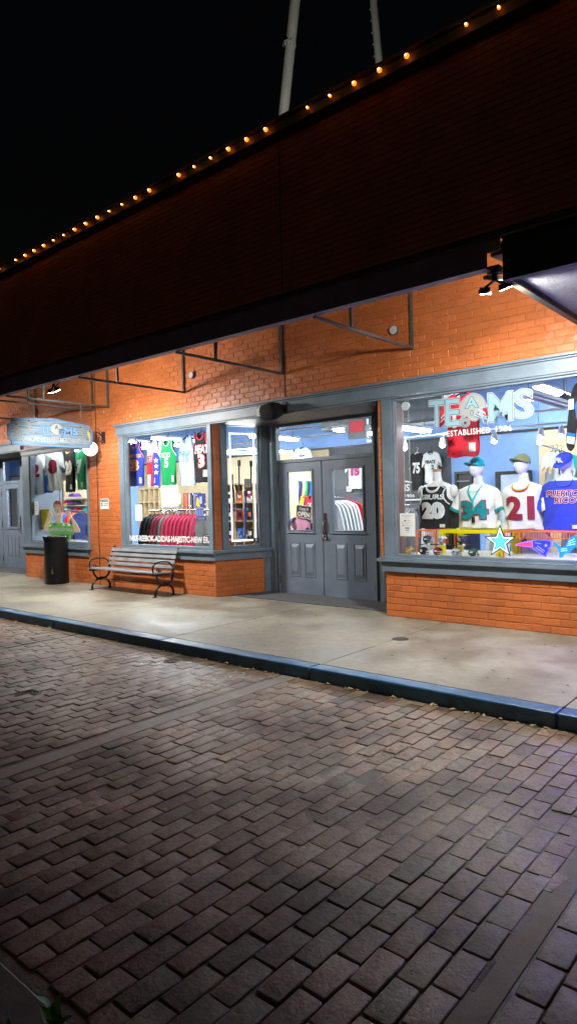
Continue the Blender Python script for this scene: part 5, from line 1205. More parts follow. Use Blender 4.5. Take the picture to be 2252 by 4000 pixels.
jersey('football_jersey', 'black football jersey with white 75 on the charcoal wall', x0, z0, x1, z1, 5.08, TEE, FK, [(9, 11, .03, FK)], [('75', .30, .46, .66, .72, FW, None)], [([(.02, .53), (.15, .60), (.15, .64), (.03, .58)], GOLD), ([(.98, .53), (.85, .60), (.85, .64), (.97, .58)], GOLD), ([(.95, .58), (.84, .66), (.84, .69), (.94, .62)], FW)], gw, 11, hm=HOUS)
x0, z1, x1, z0 = -6.526, 2.340, -6.089, 1.729
jersey('baseball_jersey', 'cream baseball jersey reading PIRATE 2 on the charcoal wall', x0, z0, x1, z1, 5.05, TEE, FW, [(9, 11, .03, INK)], [('PIRATE', .22, .62, .74, .72, INK, None), ('2', .54, .43, .66, .56, INK, None)], [([(.98, .53), (.85, .60), (.85, .64), (.97, .58)], GOLD), ([(.96, .58), (.84, .65), (.84, .67), (.95, .61)], INK)], gw, 12)
x0, z1, x1, z0 = -8.441, 2.385, -7.870, 1.671
jersey('football_jersey', 'white jersey with red and blue number high on the charcoal wall seen through the door', x0, z0, x1, z1, 5.08, TEE, FW, [], [('15', .36, .40, .68, .62, FR, FBB)], [], gw, 13)
x0, z1, x1, z0 = -3.760, 2.098, -3.431, 1.397
jersey('football_jersey', 'teal jersey with white 89 on the slatted wall', x0, z0, x1, z1, 4.9, TEE, fab('bright jade cloth', (.0, .42, .36)), [], [('89', .30, .42, .74, .68, FW, FO)], [], 'shirts on the slatted wall', 14)
for k, (a, lb) in enumerate(((( -4.105, 2.168), 'cream shirt with gold cuff nearest the blue wall, on the slatted wall'), ((-4.004, 2.174), 'cream shirt in the middle of three on the slatted wall'), ((-3.905, 2.154), 'cream shirt partly behind the blue cap on the slatted wall'))):
    jersey('baseball_jersey', lb, a[0], a[1]-.75, a[0]+.42, a[1], 4.9-.08*k, TEE, FW, [(9, 11, .03, INK)], [('13', .34, .48, .56, .62, INK, None)], [([(.02, .53), (.15, .60), (.15, .66), (.03, .60)], GOLD)], 'shirts on the slatted wall', 20+k, yawd=35)
t = thing('wall_rail', 'chrome arm with pale garments on the slatted wall', 'rail', (-4, 4.6, 2.0)); a, b = (-4.221, 2.337), (-3.650, 2.166)
mb = MB(); mb.tube([(a[0], 5.15, a[1]), (b[0], 4.5, b[1])], .014, 6); mb.build('arm', CHROME, t)
# exit sign box behind the transom, art panel, outline sign, thermostat
x0, z1, x1, z0 = -6.112, 2.700, -5.755, 2.395
t = thing('exit_sign', 'grey emergency exit sign box with red face and two lamps behind the transom', 'exit sign', ((x0+x1)/2, 1.9, z0))
BX('housing', mat('sign housing', (.45, .50, .50), .5), t, (x0, x1, 1.9, 1.97, z0, z1), bevel=.006)
BX('red_face', emit('red face', (.9, .10, .12), .35), t, (x0+.04, x1-.05, 1.893, 1.899, z0+.10, z1-.02))
for s in (x0-.02, x1+.03): mb = MB(); mb.lathe([(.03, 0), (.055, -.05), (.001, -.052)], (s, 1.94, (z0+z1)/2), 14, 'y'); mb.build('lamp_head', HOUS, t, smooth=True)
x0, z1, x1, z0 = -7.224, 1.773, -6.855, 1.390
t = thing('outline_sign', 'white outlined name board on the charcoal wall behind the notice', 'sign', (x0, 5.1, z0))
mb = MB()
for a, b in (((x0-.4, z1), (x0+.28, z1)), ((x0+.28, z1), (x0+.60, z1-.07)), ((x0+.60, z1-.07), (x0+.60, z1-.14)), ((x0+.60, z1-.14), (x0+.76, z1-.15)), ((x0+.76, z1-.15), (x0+.76, z0+.08)), ((x0+.76, z0+.08), (x0+.60, z0+.08)), ((x0+.60, z0+.08), (x0+.60, z0)), ((x0+.60, z0), (x0-.4, z0))):
    mb.bar((a[0], 5.14, a[1]), (b[0], 5.14, b[1]), .01, .03)
mb.build('outline', WHITE, t); f5 = ymap(x0-.3, z0, x0+.6, z1, 5.14)
text('lettering', 'TEAMS', sub(f5, .1, .48, .72, .85), WHITE, t, .03); text('lettering', 'EST. 1986', sub(f5, .3, .14, .85, .30), WHITE, t, .02)
x0, z1, x1, z0 = -8.472, 1.718, -8.339, 1.606
t = thing('thermostat', 'small white wall box on the charcoal wall seen through the right door pane', 'wall box', (x0, 5.15, z0)); BX('box_body', WHITE, t, (x0, x1, 5.15, 5.19, z0, z1), bevel=.004); BX('box_screen', GREYP, t, (x0+.05, x1-.05, 5.14, 5.149, z0+.04, z1-.03))
x0, z1, x1, z0 = -8.214, 1.213, -7.724, 0.670
t = thing('display_cabinet', 'white counter front with an orange U seen through the right door pane', 'counter', ((x0+x1)/2, 4.9, .02)); BX('front_panel', WHITE, t, (x0-.3, x1+1.0, 4.9, 4.95, .02, z1-.02)); BX('counter_top', GREYP, t, (x0-.3, x1+1.0, 4.87, 5.15, z1-.018, z1+.01))
a, b = (-8.059, 0.913), (-7.853, 1.149); text('letter', 'U', ymap(a[0], a[1], b[0]+.08, b[1], 4.88), mat('orange led letter', (.9, .3, .04)), t, .05, FG)
# door panes: OPEN sign, pink jersey, stickers
a, b, c, d = (-6.389, 1.362), (-6.101, 1.335), (-6.401, 1.188), (-6.116, 1.151)
t = thing('open_sign', 'black OPEN sign with white frame hanging in the left door pane', 'sign', (a[0], .9, c[1]))
fo = quad((c[0], .893, c[1]), (d[0], .893, d[1]), (a[0], .893, a[1]), (b[0], .893, b[1]), (0, -1, 0))
mb = MB(); mb.prism([(-.03, -.04), (1.03, -.04), (1.03, 1.04), (-.03, 1.04)], fo, -.004, 0); mb.build('frame', mat('silver frame', (.6, .62, .6), .4), t)
shot('board', [(.02, .02), (.98, .02), (.98, .98), (.02, .98)], fo, INK, t, .001, 2, False)
text('lettering', 'OPEN', sub(fo, .10, .10, .90, .46), WHITE, t, .04, w=.002); text('lettering', "Come In", sub(fo, .20, .62, .80, .88), WHITE, t, .01, w=.002, shear=.4); text('lettering', "WE'RE", sub(fo, .34, .50, .64, .58), WHITE, t, .01, w=.002)
x0, z1, x1, z0 = -6.594, 1.182, -6.130, 0.785
jersey('football_shirt', 'pink shirt with black shoulder stripes behind the left door pane', x0-.05, z0, x1+.05, z1, 1.0, TEE, FPK, [(9, 11, .03, FPK)], [], [([(.06, .72), (.34, .985), (.355, .965), (.07, .69)], INK), ([(.055, .67), (.35, .94), (.36, .92), (.06, .64)], INK), ([(.94, .72), (.66, .985), (.645, .965), (.93, .69)], INK), ([(.945, .67), (.65, .94), (.64, .92), (.94, .64)], INK), ([(.28, .52), (.36, .60), (.34, .50)], INK), ([(.68, .56), (.74, .60), (.78, .52), (.72, .47), (.67, .50)], FN)], None, 6)
STC = [(230, 1485, 250, 1512, 'blue', (.05, .2, .6)), (230, 1518, 250, 1545, 'orange', (.6, .15, .05)), (230, 1550, 250, 1600, 'pale', (.6, .6, .6)), (484, 1460, 515, 1515, 'pale', (.6, .6, .6)), (474, 1525, 522, 1605, 'black', (.02, .01, .015))]
def Mx(x, y): return None
for (xa, ya, xb, yb_), (A0, A1, B0, B1), nm, c in ((STC[0][:4], (-6.523, 1.127, -6.488, 1.093), 'blue', (.05, .2, .6)), (STC[1][:4], (-6.524, 1.086, -6.489, 1.052), 'orange', (.6, .15, .05)), (STC[2][:4], (-6.525, 1.046, -6.491, 0.983), 'pale grey', (.6, .6, .6)), (STC[3][:4], (-6.115, 1.158, -6.069, 1.090), 'white', (.62, .6, .6)), (STC[4][:4], (-6.133, 1.078, -6.061, 0.981), 'black', (.02, .01, .015))):
    t = thing('door_sticker', nm+' sticker low in the left door pane', 'sticker', (A0, .894, B1), 'stickers in the door pane'); BX('sticker_face', mat('sticker '+nm, c), t, (A0, B0, .892, .894, B1, A1))
# rail of white shirts and one red behind the right door pane
t = thing('clothes_rack', 'chrome rail of white shirts behind the right door pane', 'clothes rack', (-5.9, 2, 0)); a, b = (-6.200, 1.469), (-6.595, 1.329)
mb = MB(); mb.tube([(-6.25, 1.45, 1.47), (-6.25, 2.9, 1.47)], .014, 8); mb.build('rail', CHROME, t, smooth=True); BX('upright', CHROME, t, (-6.26, -6.24, 1.44, 1.46, .02, 1.46)); BX('upright', CHROME, t, (-6.26, -6.24, 2.89, 2.91, .02, 1.46))
def rack_shirt(i, y, m, lb, z1=1.42, w_=.62):
    t = thing('rack_shirt', lb, 'shirt', (-6.25, y, .7), 'shirts on the rail behind the door'); sd = i*1.3
    def fn(u, v, w): return (-6.25-w_/2+u*w_, y-(.03*max(0, 1-(2*u-1)**2)**.5+w)-.006*math.sin(u*15+sd), .60+v*(z1-.60))
    o = halves([(.5, 0), (.2, 0), (.2, .5), (.12, .35), (.03, .20), (-.02, .24), (.05, .62), (.16, .88), (.38, .97), (.5, 1.0)]); shot('front', o, fn, m, t, 0, 10); shot('back', o, fn, m, t, -.045, 6)
    k = len(o); vs = []
    for (u, v) in o: vs += [fn(u, v, 0), fn(u, v, -.045)]
    link('side', vs, [(2*i_, 2*((i_+1) % k), 2*((i_+1) % k)+1, 2*i_+1) for i_ in range(k)], m, t, True)
for i in range(6): rack_shirt(i, 1.50+i*.10, FW if i % 3 else FSV, 'white shirts close together on the rail behind the right door pane')
rack_shirt(9, 2.14, FR, 'red shirt at the far end of the rail of white shirts')
# socks and yellow jerseys seen through the left door pane, and the great shirt above
for i, (m, lb) in enumerate(((FN, 'navy sock leftmost of the row of hanging socks'), (FG, 'green and white sock in the row of hanging socks'), (FK, 'dark sock in the row of hanging socks'), (FBB, 'royal blue sock rightmost of the row'))):
    a = (-9.343, 1.903, -9.156, 1.895, -9.104, 1.893, -9.028, 1.890)[2*i:2*i+2]
    t = thing('sports_sock', lb, 'sock', (a[0], 4.6, a[1]-.5), 'socks hanging on the slatted wall')
    mb = MB(); mb.loft([sup(a[0]+.02*math.sin(k), 4.6-.0, a[1]-.5*k/6, .045-.004*k/6, .02, 10) for k in range(7)]); mb.loft([sup(a[0]+.03*k, 4.6, a[1]-.5-.05*k, .045, .02, 10) for k in range(3)]); mb.build('leg', m, t, smooth=True); mb = MB(); mb.lathe([(.048, -.03), (.048, .0)], (a[0], 4.6, a[1]), 10, sy=.5); mb.build('cuff', FW, t)
for i, (m, lb) in enumerate(((FY, 'yellow vest among small vests seen through the left door pane'), (FO, 'orange vest among small vests seen through the left door pane'), (FK, 'dark vest among small vests seen through the left door pane'), (FR, 'red vest among small vests seen through the left door pane'))):
    a = (-9.203, 1.526, -9.076, 1.523, -9.007, 1.521, -8.927, 1.519)[2*i:2*i+2]
    jersey('small_vest', lb, a[0], a[1]-.42, a[0]+.30, a[1], 4.4-.05*i, TANK, m, [], [('2' if i == 0 else '7', .4, .4, .65, .65, FW, None)], [], 'small vests behind the left door pane', 30+i)
x0, z1, x1, z0 = -9.668, 1.907, -9.434, 0.221
t = thing('wooden_column', 'birch end panel seen through the left door pane', 'panel', (x0, 4.6, 0)); BX('panel_face', BIRCH, t, (x0-.6, x1, 4.62, 4.66, .02, z1)); BX('panel_edge', WHITE, t, (x1, x1+.02, 4.60, 4.66, .02, z1))
x0, z1, x1, z0 = -9.629, 2.637, -9.187, 2.238
jersey('tee_shirt', 'pale shirt reading GREAT NOISE high behind the transom', x0-.05, z0-.15, x1+.05, z1, 4.8, TEE, FP, [], [('GREAT', .28, .60, .74, .74, INK, None), ('NOISE', .28, .40, .74, .54, INK, None)], [], None, 40)
# clothes heap behind the mannequins
for i in range(10):
    x = -6.2+i*.36; rgb = [FN, FR, FGY, FW, FK, FN, FSV, FK, FB, FGY][i]
    shirt_side('rack_garment', ('navy' if rgb in (FN, FB) else 'red' if rgb is FR else 'pale' if rgb in (FW, FSV) else 'dark')+' garments crowded on the floor rack behind the mannequins', x, 2.5, 3.0, .35, 1.25, rgb, 'garments on the floor rack', i*2.1)
t = thing('clothes_rack', 'chrome floor rack behind the mannequins', 'clothes rack', (-4.6, 2.75, 0)); mb = MB(); mb.tube([(-6.4, 2.75, 1.31), (-2.6, 2.75, 1.31)], .014, 8); mb.build('rail', CHROME, t, smooth=True)
for x in (-6.4, -2.6): BX('upright', CHROME, t, (x-.01, x+.01, 2.74, 2.76, .02, 1.31))
# shirts below the stools, on the platform back edge
x0, z1, x1, z0 = -3.097, 1.008, -2.697, 0.679
jersey('baseball_jersey', 'grey jersey with LA lettering low behind the lit signs', x0-.1, .73, x1+.05, 1.0, 1.12, TANK, FSV, [], [('LA', .34, .50, .46, .78, FN, None)], [], None, 41, hang=False)
t = thing('hanging_chain', 'steel chain hanging at the left side of the large window', 'chain', (-3.98, .1, 2.58))
mb = MB()
for q, x in enumerate((-4.04, -3.965)):
    for k in range(62):
        z = 2.56-k*.029; a = 0 if k % 2 else math.pi/2
        mb.tube([(x+.007*math.cos(b)*math.cos(a), .10+.007*math.cos(b)*math.sin(a), z+.018*math.sin(b)) for b in [i*math.pi/4 for i in range(8)]], .0022, 4, closed=True)
mb.build('links', mat('chain steel', (.3, .3, .28), .4, metal=.7), t); mb = MB(); mb.lathe([(.001, 0), (.05, 0), (.055, -.03), (.001, -.032)], (-3.99, .10, 2.52), 8, 'y'); mb.build('chain_plate', HOUS, t)
# ---------------------------------------------------------------- splayed window: cubbies, lanyards, painted border, light strip
WF = lambda u, v, w: tuple(sp(u, v, w-.036))
t = thing('glass_border', 'white painted border with scroll ornaments on the narrow splayed window', 'decal', tuple(sp(.5, .8, 0)))
for q in ((.300, .325, .82, 2.50), (.705, .730, .82, 2.50), (.326, .704, 2.475, 2.50), (.326, .704, .82, .845)):
    shot('border_line', [(q[0], q[2]), (q[1], q[2]), (q[1], q[3]), (q[0], q[3])], lambda u, v, w: WF(u, v, w), emit('glowing border white', (.9, .95, 1), 1.5), t, .001, 2, False)  # border paint made to glow so that it reads bright white
for (cu, cv, fl) in ((.40, 2.39, 1), (.60, 2.39, -1), (.42, .93, 1), (.60, .93, -1)):
    mb = MB()
    for (a0, r_, dx, dz) in ((0, .026, -.03, .02), (1.5, .022, .02, .03), (3, .024, .03, -.02), (4.2, .02, -.02, -.03), (2, .014, 0, 0)):
        pts = [WF(cu+fl*(dx+(r_*(1-k/14))*math.cos(a0+k*.5)), cv+dz+(r_*(1-k/14))*math.sin(a0+k*.5), .003) for k in range(12)]
        mb.tube(pts, .0045, 4)
    mb.build('scroll_ornament', WHITE, t, smooth=True)
# cubbies run along the splay just behind the bay; seen obliquely from the street
x0, z1, x1, z0 = -8.493, 1.755, -7.787, 0.659
cubby('birch cubby shelf full of boxed souvenirs behind the narrow splayed window', x0-.1, x1+.15, 1.5, .10, z1, 4, 5, .30)
cw = (x1-x0+.25)/4; ch = (z1-.10)/5
bc = [('red', FR), ('blue', FBB), ('white', WHITE), ('navy', FN), ('black', FK), ('orange', FO)]
k = 0
for i in range(4):
    for j in range(1, 5):
        n_, m_ = bc[(i*3+j*5) % 6]; xx = x0-.1+cw*i+.05; zz = .10+ch*j+.013
        t = thing('souvenir_box', n_+' souvenir boxes standing in the cubby shelf of the narrow window', 'box', (xx, 1.55, zz), 'souvenir boxes in the cubbies')
        BX('carton', m_, t, (xx, xx+cw*.5, 1.54, 1.66, zz, zz+ch*.55)); BX('carton_label', bc[(i+j) % 6][1] if bc[(i+j) % 6][1] is not m_ else WHITE, t, (xx+.02, xx+cw*.5-.02, 1.535, 1.539, zz+ch*.2, zz+ch*.42)); k += 1
LJ = [(345, 980, 1480, FGY, 'grey and gold lanyard hanging in the narrow window, left of centre'), (540, 990, 1560, FK, 'black lanyard hanging highest at the right of the narrow window'), (225, 1210, 1700, FK, 'black lanyard with a card in the narrow window'), (455, 1480, 2200, FB, 'blue lanyard hanging low in the narrow window'), (240, 1730, 2280, FM, 'dark red lanyard hanging low in the narrow window')]
QJ = [(0.487, 2.082, 0.478, 1.587), (0.696, 2.075, 0.685, 1.526), (0.354, 1.863, 0.388, 1.398), (0.590, 1.604, 0.558, 0.867), (0.355, 1.371, 0.355, 0.849)]
for (_, _, _, m, lb), (u0, v0, u1, v1) in zip(LJ, QJ):
    t = thing('lanyard', lb, 'lanyard', tuple(sp(u0, v1, -.09)), 'lanyards in the narrow window')
    mb = MB(); mb.prism([(u0-.012, v0), (u0+.012, v0), (u1+.014, v1), (u1-.010, v1)], sp, -.093, -.09); mb.build('strap', m, t)
    mb = MB(); mb.prism([(u1-.02, v1-.05), (u1+.03, v1-.05), (u1+.03, v1-.002), (u1-.02, v1-.002)], sp, -.10, -.09); mb.build('clip', CHROME, t)
    mb = MB(); mb.prism([(u0-.02, v0-.09), (u0+.03, v0-.09), (u0+.03, v0), (u0-.02, v0)], sp, -.105, -.0935); mb.build('card', BLACK if m is not FK else FGY, t)
a, b = (0.538, 1.658), (0.655, 1.791)
notice('pale paper note in the middle of the narrow window', lambda u, v, w: WF(a[0]+u*(b[0]-a[0]), a[1]+v*(b[1]-a[1]), w), [(.74, .3, .8, .06), (.5, .25, .85, .08), (.25, .2, .85, .08)])
a, b = (0.672, 0.780), (0.769, 0.862)
t = notice('black square sticker in the lower right corner of the narrow window', lambda u, v, w: WF(a[0]+u*(b[0]-a[0]), a[1]+v*(b[1]-a[1]), w+.002), [(.06, .05, .95, .08)], INK, 'window_sticker')
shot('print_figure', smoothchain([(.3, .3), (.45, .55), (.35, .75), (.55, .9), (.6, .7), (.8, .75), (.6, .5), (.75, .3), (.5, .38), (.3, .3)], 3)[:-1], lambda u, v, w: WF(a[0]+u*(b[0]-a[0]), a[1]+v*(b[1]-a[1]), w+.002), WHITE, t, .001, 6, False)
t = thing('light_strip', 'bright tube light strip along the bay behind the narrow window', 'ceiling light', (-7.6, .9, 2.0)); q0, q1 = (-8.231, 2.305), (-7.511, 2.225)
mb = MB(); mb.tube([(q0[0]-.1, 1.25, q0[1]), (q1[0]+.3, 1.25, q1[1])], .02, 8); mb.build('tube', TUBE, t, smooth=True); mb = MB(); mb.box(q0[0]-.1, q1[0]+.3, 1.23, 1.30, q0[1]+.03, q0[1]+.07); mb.build('housing', HOUS, t)
# caps on the slatted board of the left window
CP = [(0, 'navy', FN), (0, 'purple', fab('purple cloth', (.10, .03, .25))), (1, 'red', FR), (1, 'purple', None), (1, 'black', FK), (2, 'red', FR), (2, 'pale blue', TEAL), (2, 'white', FW)]
QC = [(-15.813, 1.696), (-15.579, 1.691), (-16.081, 1.512), (-15.806, 1.507), (-15.555, 1.493), (-15.565, 1.316), (-15.144, 1.302), (-16.037, 1.311)]
for (r_, n_, m_), (x, z) in zip(CP, QC):
    m_ = m_ or fab('purple cloth', (.10, .03, .25)); rw = ('upper', 'middle', 'lower')[r_]
    t = thing('baseball_hat', n_+' peaked hat on the '+rw+' shelf behind the left window', 'hat', (x, 2.8, z), 'hats on the shelves of the left window')
    mb = MB(); mb.lathe([(.11*math.cos(i*math.pi/12)+.001, .095*math.sin(i*math.pi/12)) for i in range(7)], (x, 2.85, z), 18); mb.build('crown', m_, t, smooth=True)
    mb = MB(); mb.prism([(-.09, 0), (.09, 0), (.07, -.08), (0, -.10), (-.07, -.08)], lambda u, v, w: (x+u, 2.78+v, z+w), 0, .008); mb.build('brim', m_, t)
for z in ((-15.816, 1.647)[1], (-15.827, 1.458)[1], (-15.837, 1.273)[1]):
    BX('cap_shelf', HOUS, bld, (-16.4, -14.7, 2.72, 2.99, z-.012, z))
for i in range(6):
    cl = [('orange', FO), ('violet', fab('violet cloth', (.22, .06, .35))), ('blue', FBB), ('red', FR), ('orange', FO), ('navy', FN)][i]
    shirt_side('rack_garment', cl[0]+' shirts on the low rail behind the cut-out boy', (-14.790, 0.952)[0]+i*.13, 1.75, 2.25, .55, 1.28, cl[1], 'shirts on the low rail of the left window', i*1.9)
t = thing('clothes_rack', 'chrome low rail behind the cut-out boy', 'clothes rack', (-14, 2, 0)); xa = (-14.790, 0.952)[0]; mb = MB(); mb.tube([(xa-.2, 2, 1.33), (xa+1.1, 2, 1.33)], .014, 8); mb.build('rail', CHROME, t); BX('upright', CHROME, t, (xa-.2, xa-.18, 1.99, 2.01, .02, 1.32)); BX('upright', CHROME, t, (xa+1.08, xa+1.1, 1.99, 2.01, .02, 1.32))

# assumed violet neon hoop, unseen, added in the same window to cast the pavement glow
t = thing('assumed_neon_sign', 'assumed violet blue neon hoop sign, added unseen at the far right end of the display platform', 'assumed neon sign', (-1.5, .16, .722))
mb = MB(); mb.tube([(-1.5+.26*math.cos(k*math.pi/12), .16, 1.15+.20*math.sin(k*math.pi/12)) for k in range(24)], .012, 8, closed=True); mb.tube([(-1.5+.20*math.cos(k*math.pi/12), .16, 1.15+.15*math.sin(k*math.pi/12)) for k in range(24)], .010, 8, closed=True); mb.build('tube', emit('assumed violet neon', (.16, .10, 1), 130), t, smooth=True)
BX('base_bar', BLACK, t, (-1.7, -1.3, .12, .20, .723, .745)); BX('post', BLACK, t, (-1.51, -1.49, .15, .17, .746, .95))

t = thing('air_duct', 'dark grey duct crossing above the charcoal wall behind the window lettering', 'duct', (-6.4, 3.6, 2.9)); BX('duct_body', mat('duct grey', (.13, .15, .17), .6), t, (-7.8, -5.2, 3.4, 3.9, 2.78, 3.2), bevel=.01); BX('duct_flange', HOUS, t, (-5.199, -5.15, 3.36, 3.94, 2.74, 3.24))
t = thing('pendant_lamp', 'cone shaded pendant lamp hanging near the right jersey sleeve', 'pendant lamp', (-2.6, 2.4, 2.5))
a = (-2.894, 2.714); mb = MB(); mb.lathe([(.02, .08), (.05, .05), (.13, -.03), (.125, -.035), (.001, -.01)], (a[0], 2.4, a[1]), 20); mb.build('lamp_shade', mat('pendant grey', (.08, .08, .08), .4), t, smooth=True); mb = MB(); mb.sphere((a[0], 2.4, a[1]-.05), .06, 8, sz=.6); mb.build('diffuser', WHITE, t, smooth=True); mb = MB(); mb.tube([(a[0], 2.4, a[1]+.08), (a[0], 2.4, 3.55)], .006, 5); mb.build('rod', BAR, t)
t = thing('ceiling_bar', 'pale bars crossing the upper part of the large window', 'ceiling bar', (-4, 3, 2.7))
for (a, b) in (((-6.0, 3.0, 2.66), (-1.6, 3.0, 2.66)), ((-5.4, 3.8, 2.95), (-2.0, 3.8, 2.95))):
    mb = MB(); mb.bar(a, b, .04, .04); mb.build('bar', HOUS, t)
# ================================================================ street furniture
def floodlight(x, y, z, lb, tgt):
    t = thing('floodlight', lb, 'floodlight', (x, y, z), 'twin floodlights under the awning edge')
    mb = MB(); mb.box(x-.05, x+.05, y-.03, y+.05, z+.09, z+.15); mb.tube([(x, y, z+.09), (x, y, z+.03)], .022, 10); mb.build('junction_box', BLACK, t, bevel=.004)
    mb = MB(); mb.tube([(x, y, z+.05), (x+.07, y-.03, z-.01), (x+.16, y-.04, z+.02), (x+.26, y-.04, z+.06)], .008, 6); mb.build('cable', BLACK, t, smooth=True)
    for s in (-1, 1):
        c = Vector((x+s*.085, y+.01, z-.03)); d = (Vector(tgt)+Vector((s*.8, 0, 0))-c).normalized(); q = d.to_track_quat('-Z', 'Y').to_matrix()*.66
        P = lambda a, b, h: tuple(c+q @ Vector((a, b, h)))
        mb = MB(); mb.loft([[P(a*k, b*k, h) for a, b in ((-.07, -.05), (.07, -.05), (.07, .05), (-.07, .05))] for k, h in ((1, -.02), (1, .0), (.8, .03))])
        for f in range(6): mb.loft([[P(-.055+f*.022-.003+e, b, h) for e, b in ((0, -.04), (.006, -.04), (.006, .04), (0, .04))] for h in (.03, .05)])
        h_ = mb.build('lamp_head', BLACK, t)
        mb = MB(); mb.loft([[P(a, b, h) for a, b in ((-.062, -.042), (.062, -.042), (.062, .042), (-.062, .042))] for h in (-.026, -.0205)]); mb.build('led_lens', emit('flood led', (1, .97, .9), 40), h_)
        mb = MB(); mb.tube([(x, y, z+.04), tuple(c+Vector((0, 0, .03)))], .010, 6); mb.build('arm', BLACK, h_)
floodlight(-8.70, -1.74, 3.14, 'twin head black floodlight under the awning edge between the sign and the middle window', (-8.9, -.3, 0))
floodlight(-2.12, -1.72, 3.10, 'twin head black floodlight in the gap beside the black box awning', (-2.3, -.5, 0))
floodlight(-15.2, -1.74, 3.14, 'assumed twin head black floodlight under the awning, unseen beyond the left edge', (-15, -.3, 0))  # unseen lamp, assumed from the slant of the bench and bracket shadows

# hanging sign
X = -9.90
t = thing('hanging_sign', 'weathered pale blue wooden sign with carved white lettering hung by chains under the awning', 'sign', (X, -1.08, 2.42))
SBL = mat('sign pale blue', (.13, .26, .42), .6, var=.22, scale=3, bump=.3, bscale=25); SED = mat('sign edge blue', (.09, .19, .34), .6, var=.15, scale=6)
def grain():
    m, tt, p = nodes('weathered blue plank'); L = tt.links.new; tc = N(tt, 'ShaderNodeTexCoord'); mp = N(tt, 'ShaderNodeMapping'); mp.inputs['Scale'].default_value = (1, 1.6, 26)
    L(tc.outputs['Object'], mp.inputs[0]); n = N(tt, 'ShaderNodeTexNoise', i_Scale=1.6, i_Detail=5.0); L(mp.outputs[0], n.inputs['Vector'])
    cr = N(tt, 'ShaderNodeValToRGB'); e = cr.color_ramp.elements; e[0].position = .34; e[0].color = (.06, .09, .125, 1); e[1].position = .50; e[1].color = (.135, .20, .26, 1); x = e.new(.68); x.color = (.19, .25, .29, 1)
    L(n.outputs[0], cr.inputs[0]); L(cr.outputs[0], p.inputs['Base Color']); p.inputs['Roughness'].default_value = .55
    b = N(tt, 'ShaderNodeBump', i_Strength=.3, i_Distance=.004); L(n.outputs[0], b.inputs['Height']); L(b.outputs[0], p.inputs['Normal']); return m
ys = [-1.840, 2.568, -0.329, 2.660]
Y0, Y1 = ys[0], ys[2]; Z0, Z1 = 2.415, 2.885
def sx_(u, v, w): return (X+w, Y0+u*(Y1-Y0), Z0+v*(Z1-Z0))
def octo(k, d):
    return [(.04+k, .0+d), (.96-k, .0+d), (.965-k, .12), (.998-k, .16), (.998-k, .66), (.965-k, .72), (.96-k, .84-d), (.5, 1-d), (.04+k, .90-d), (.035+k, .74), (.002+k, .68), (.002+k, .18), (.035+k, .13)]
mb = MB(); mb.prism(octo(0, 0), sx_, -.025, .0); mb.build('board', SED, t, bevel=.003)
mb = MB(); mb.prism(octo(.03, .06), sx_, .0005, .004); mb.build('planked_face', grain(), t)
CRM = mat('sign cream', (.30, .30, .26), .6); SOUT = mat('sign blue outline', (.03, .08, .22), .6)
def st(s, u0, v0, u1, v1, m, om, b=.03, ow=.03): text('lettering', s, sub(sx_, u0, v0, u1, v1), m, t, b, om, ow, w=.006)
st('TE', .36, .46, .475, .68, SBL, SOUT); st('MS', .64, .46, .80, .70, SBL, SOUT)
st('OFFICIAL-LICENSED-MERCHANDISE', .145, .15, .90, .33, CRM, SOUT, .02, .03)
hl = smoothchain([(.485, .52), (.475, .66), (.51, .78), (.555, .82), (.60, .76), (.61, .66), (.57, .62), (.575, .50), (.555, .42), (.52, .44), (.50, .50), (.485, .52)], 3)[:-1]
shot('helmet', [(.545+(u-.545)*1.08, .62+(v-.62)*1.06) for u, v in hl], sx_, SOUT, t, .0055, 6, False); shot('helmet', hl, sx_, CRM, t, .0075, 6, False); text('lettering', 'A', sub(sx_, .525, .62, .565, .76), SOUT, t, .03, w=.010)
for pts in ([(.575, .62), (.64, .60)], [(.57, .52), (.60, .46), (.63, .48), (.60, .36), (.62, .34)], [(.57, .56), (.63, .52)]):
    mb = MB(); mb.tube([sx_(u, v, .008) for u, v in pts], .007, 5); mb.build('face_mask', SOUT, t)
FIG = [[(.06, .60), (.09, .70), (.11, .60), (.13, .62), (.11, .50), (.13, .36), (.135, .24), (.12, .24), (.10, .40), (.07, .28), (.055, .22), (.05, .24), (.075, .44), (.07, .54)],
       [(.21, .76), (.23, .84), (.245, .76), (.29, .78), (.30, .75), (.25, .70), (.245, .56), (.29, .44), (.285, .41), (.23, .50), (.19, .42), (.18, .45), (.22, .56), (.215, .68)],
       [(.78, .68), (.84, .76), (.86, .80), (.875, .74), (.93, .62), (.925, .60), (.87, .66), (.86, .54), (.89, .42), (.88, .40), (.84, .52), (.78, .44), (.775, .47), (.83, .58), (.84, .68), (.785, .65)],
       [(.935, .66), (.955, .62), (.965, .44), (.955, .26), (.945, .26), (.945, .40), (.93, .46), (.925, .58)]]
for k, f in enumerate(FIG):
    shot('athlete', [(u, v) for u, v in f], sx_, mat('figure cream', (.19, .19, .17), .6) if k < 3 else mat('sign gold', (.55, .40, .08)), t, .0055, 6, False)
    c = f[1]; shot('athlete_cap', [(c[0]-.012, c[1]-.03), (c[0]+.012, c[1]-.03), (c[0]+.012, c[1]+.02), (c[0]-.012, c[1]+.02)], sx_, INK, t, .008, 2, False)
mb = MB(); mb.tube([sx_(.25, .78, .012), sx_(.33, .85, .012)], .005, 5); mb.build('bat', INK, t)
CH = mat('rusty chain', (.16, .14, .12), .5, metal=.5)
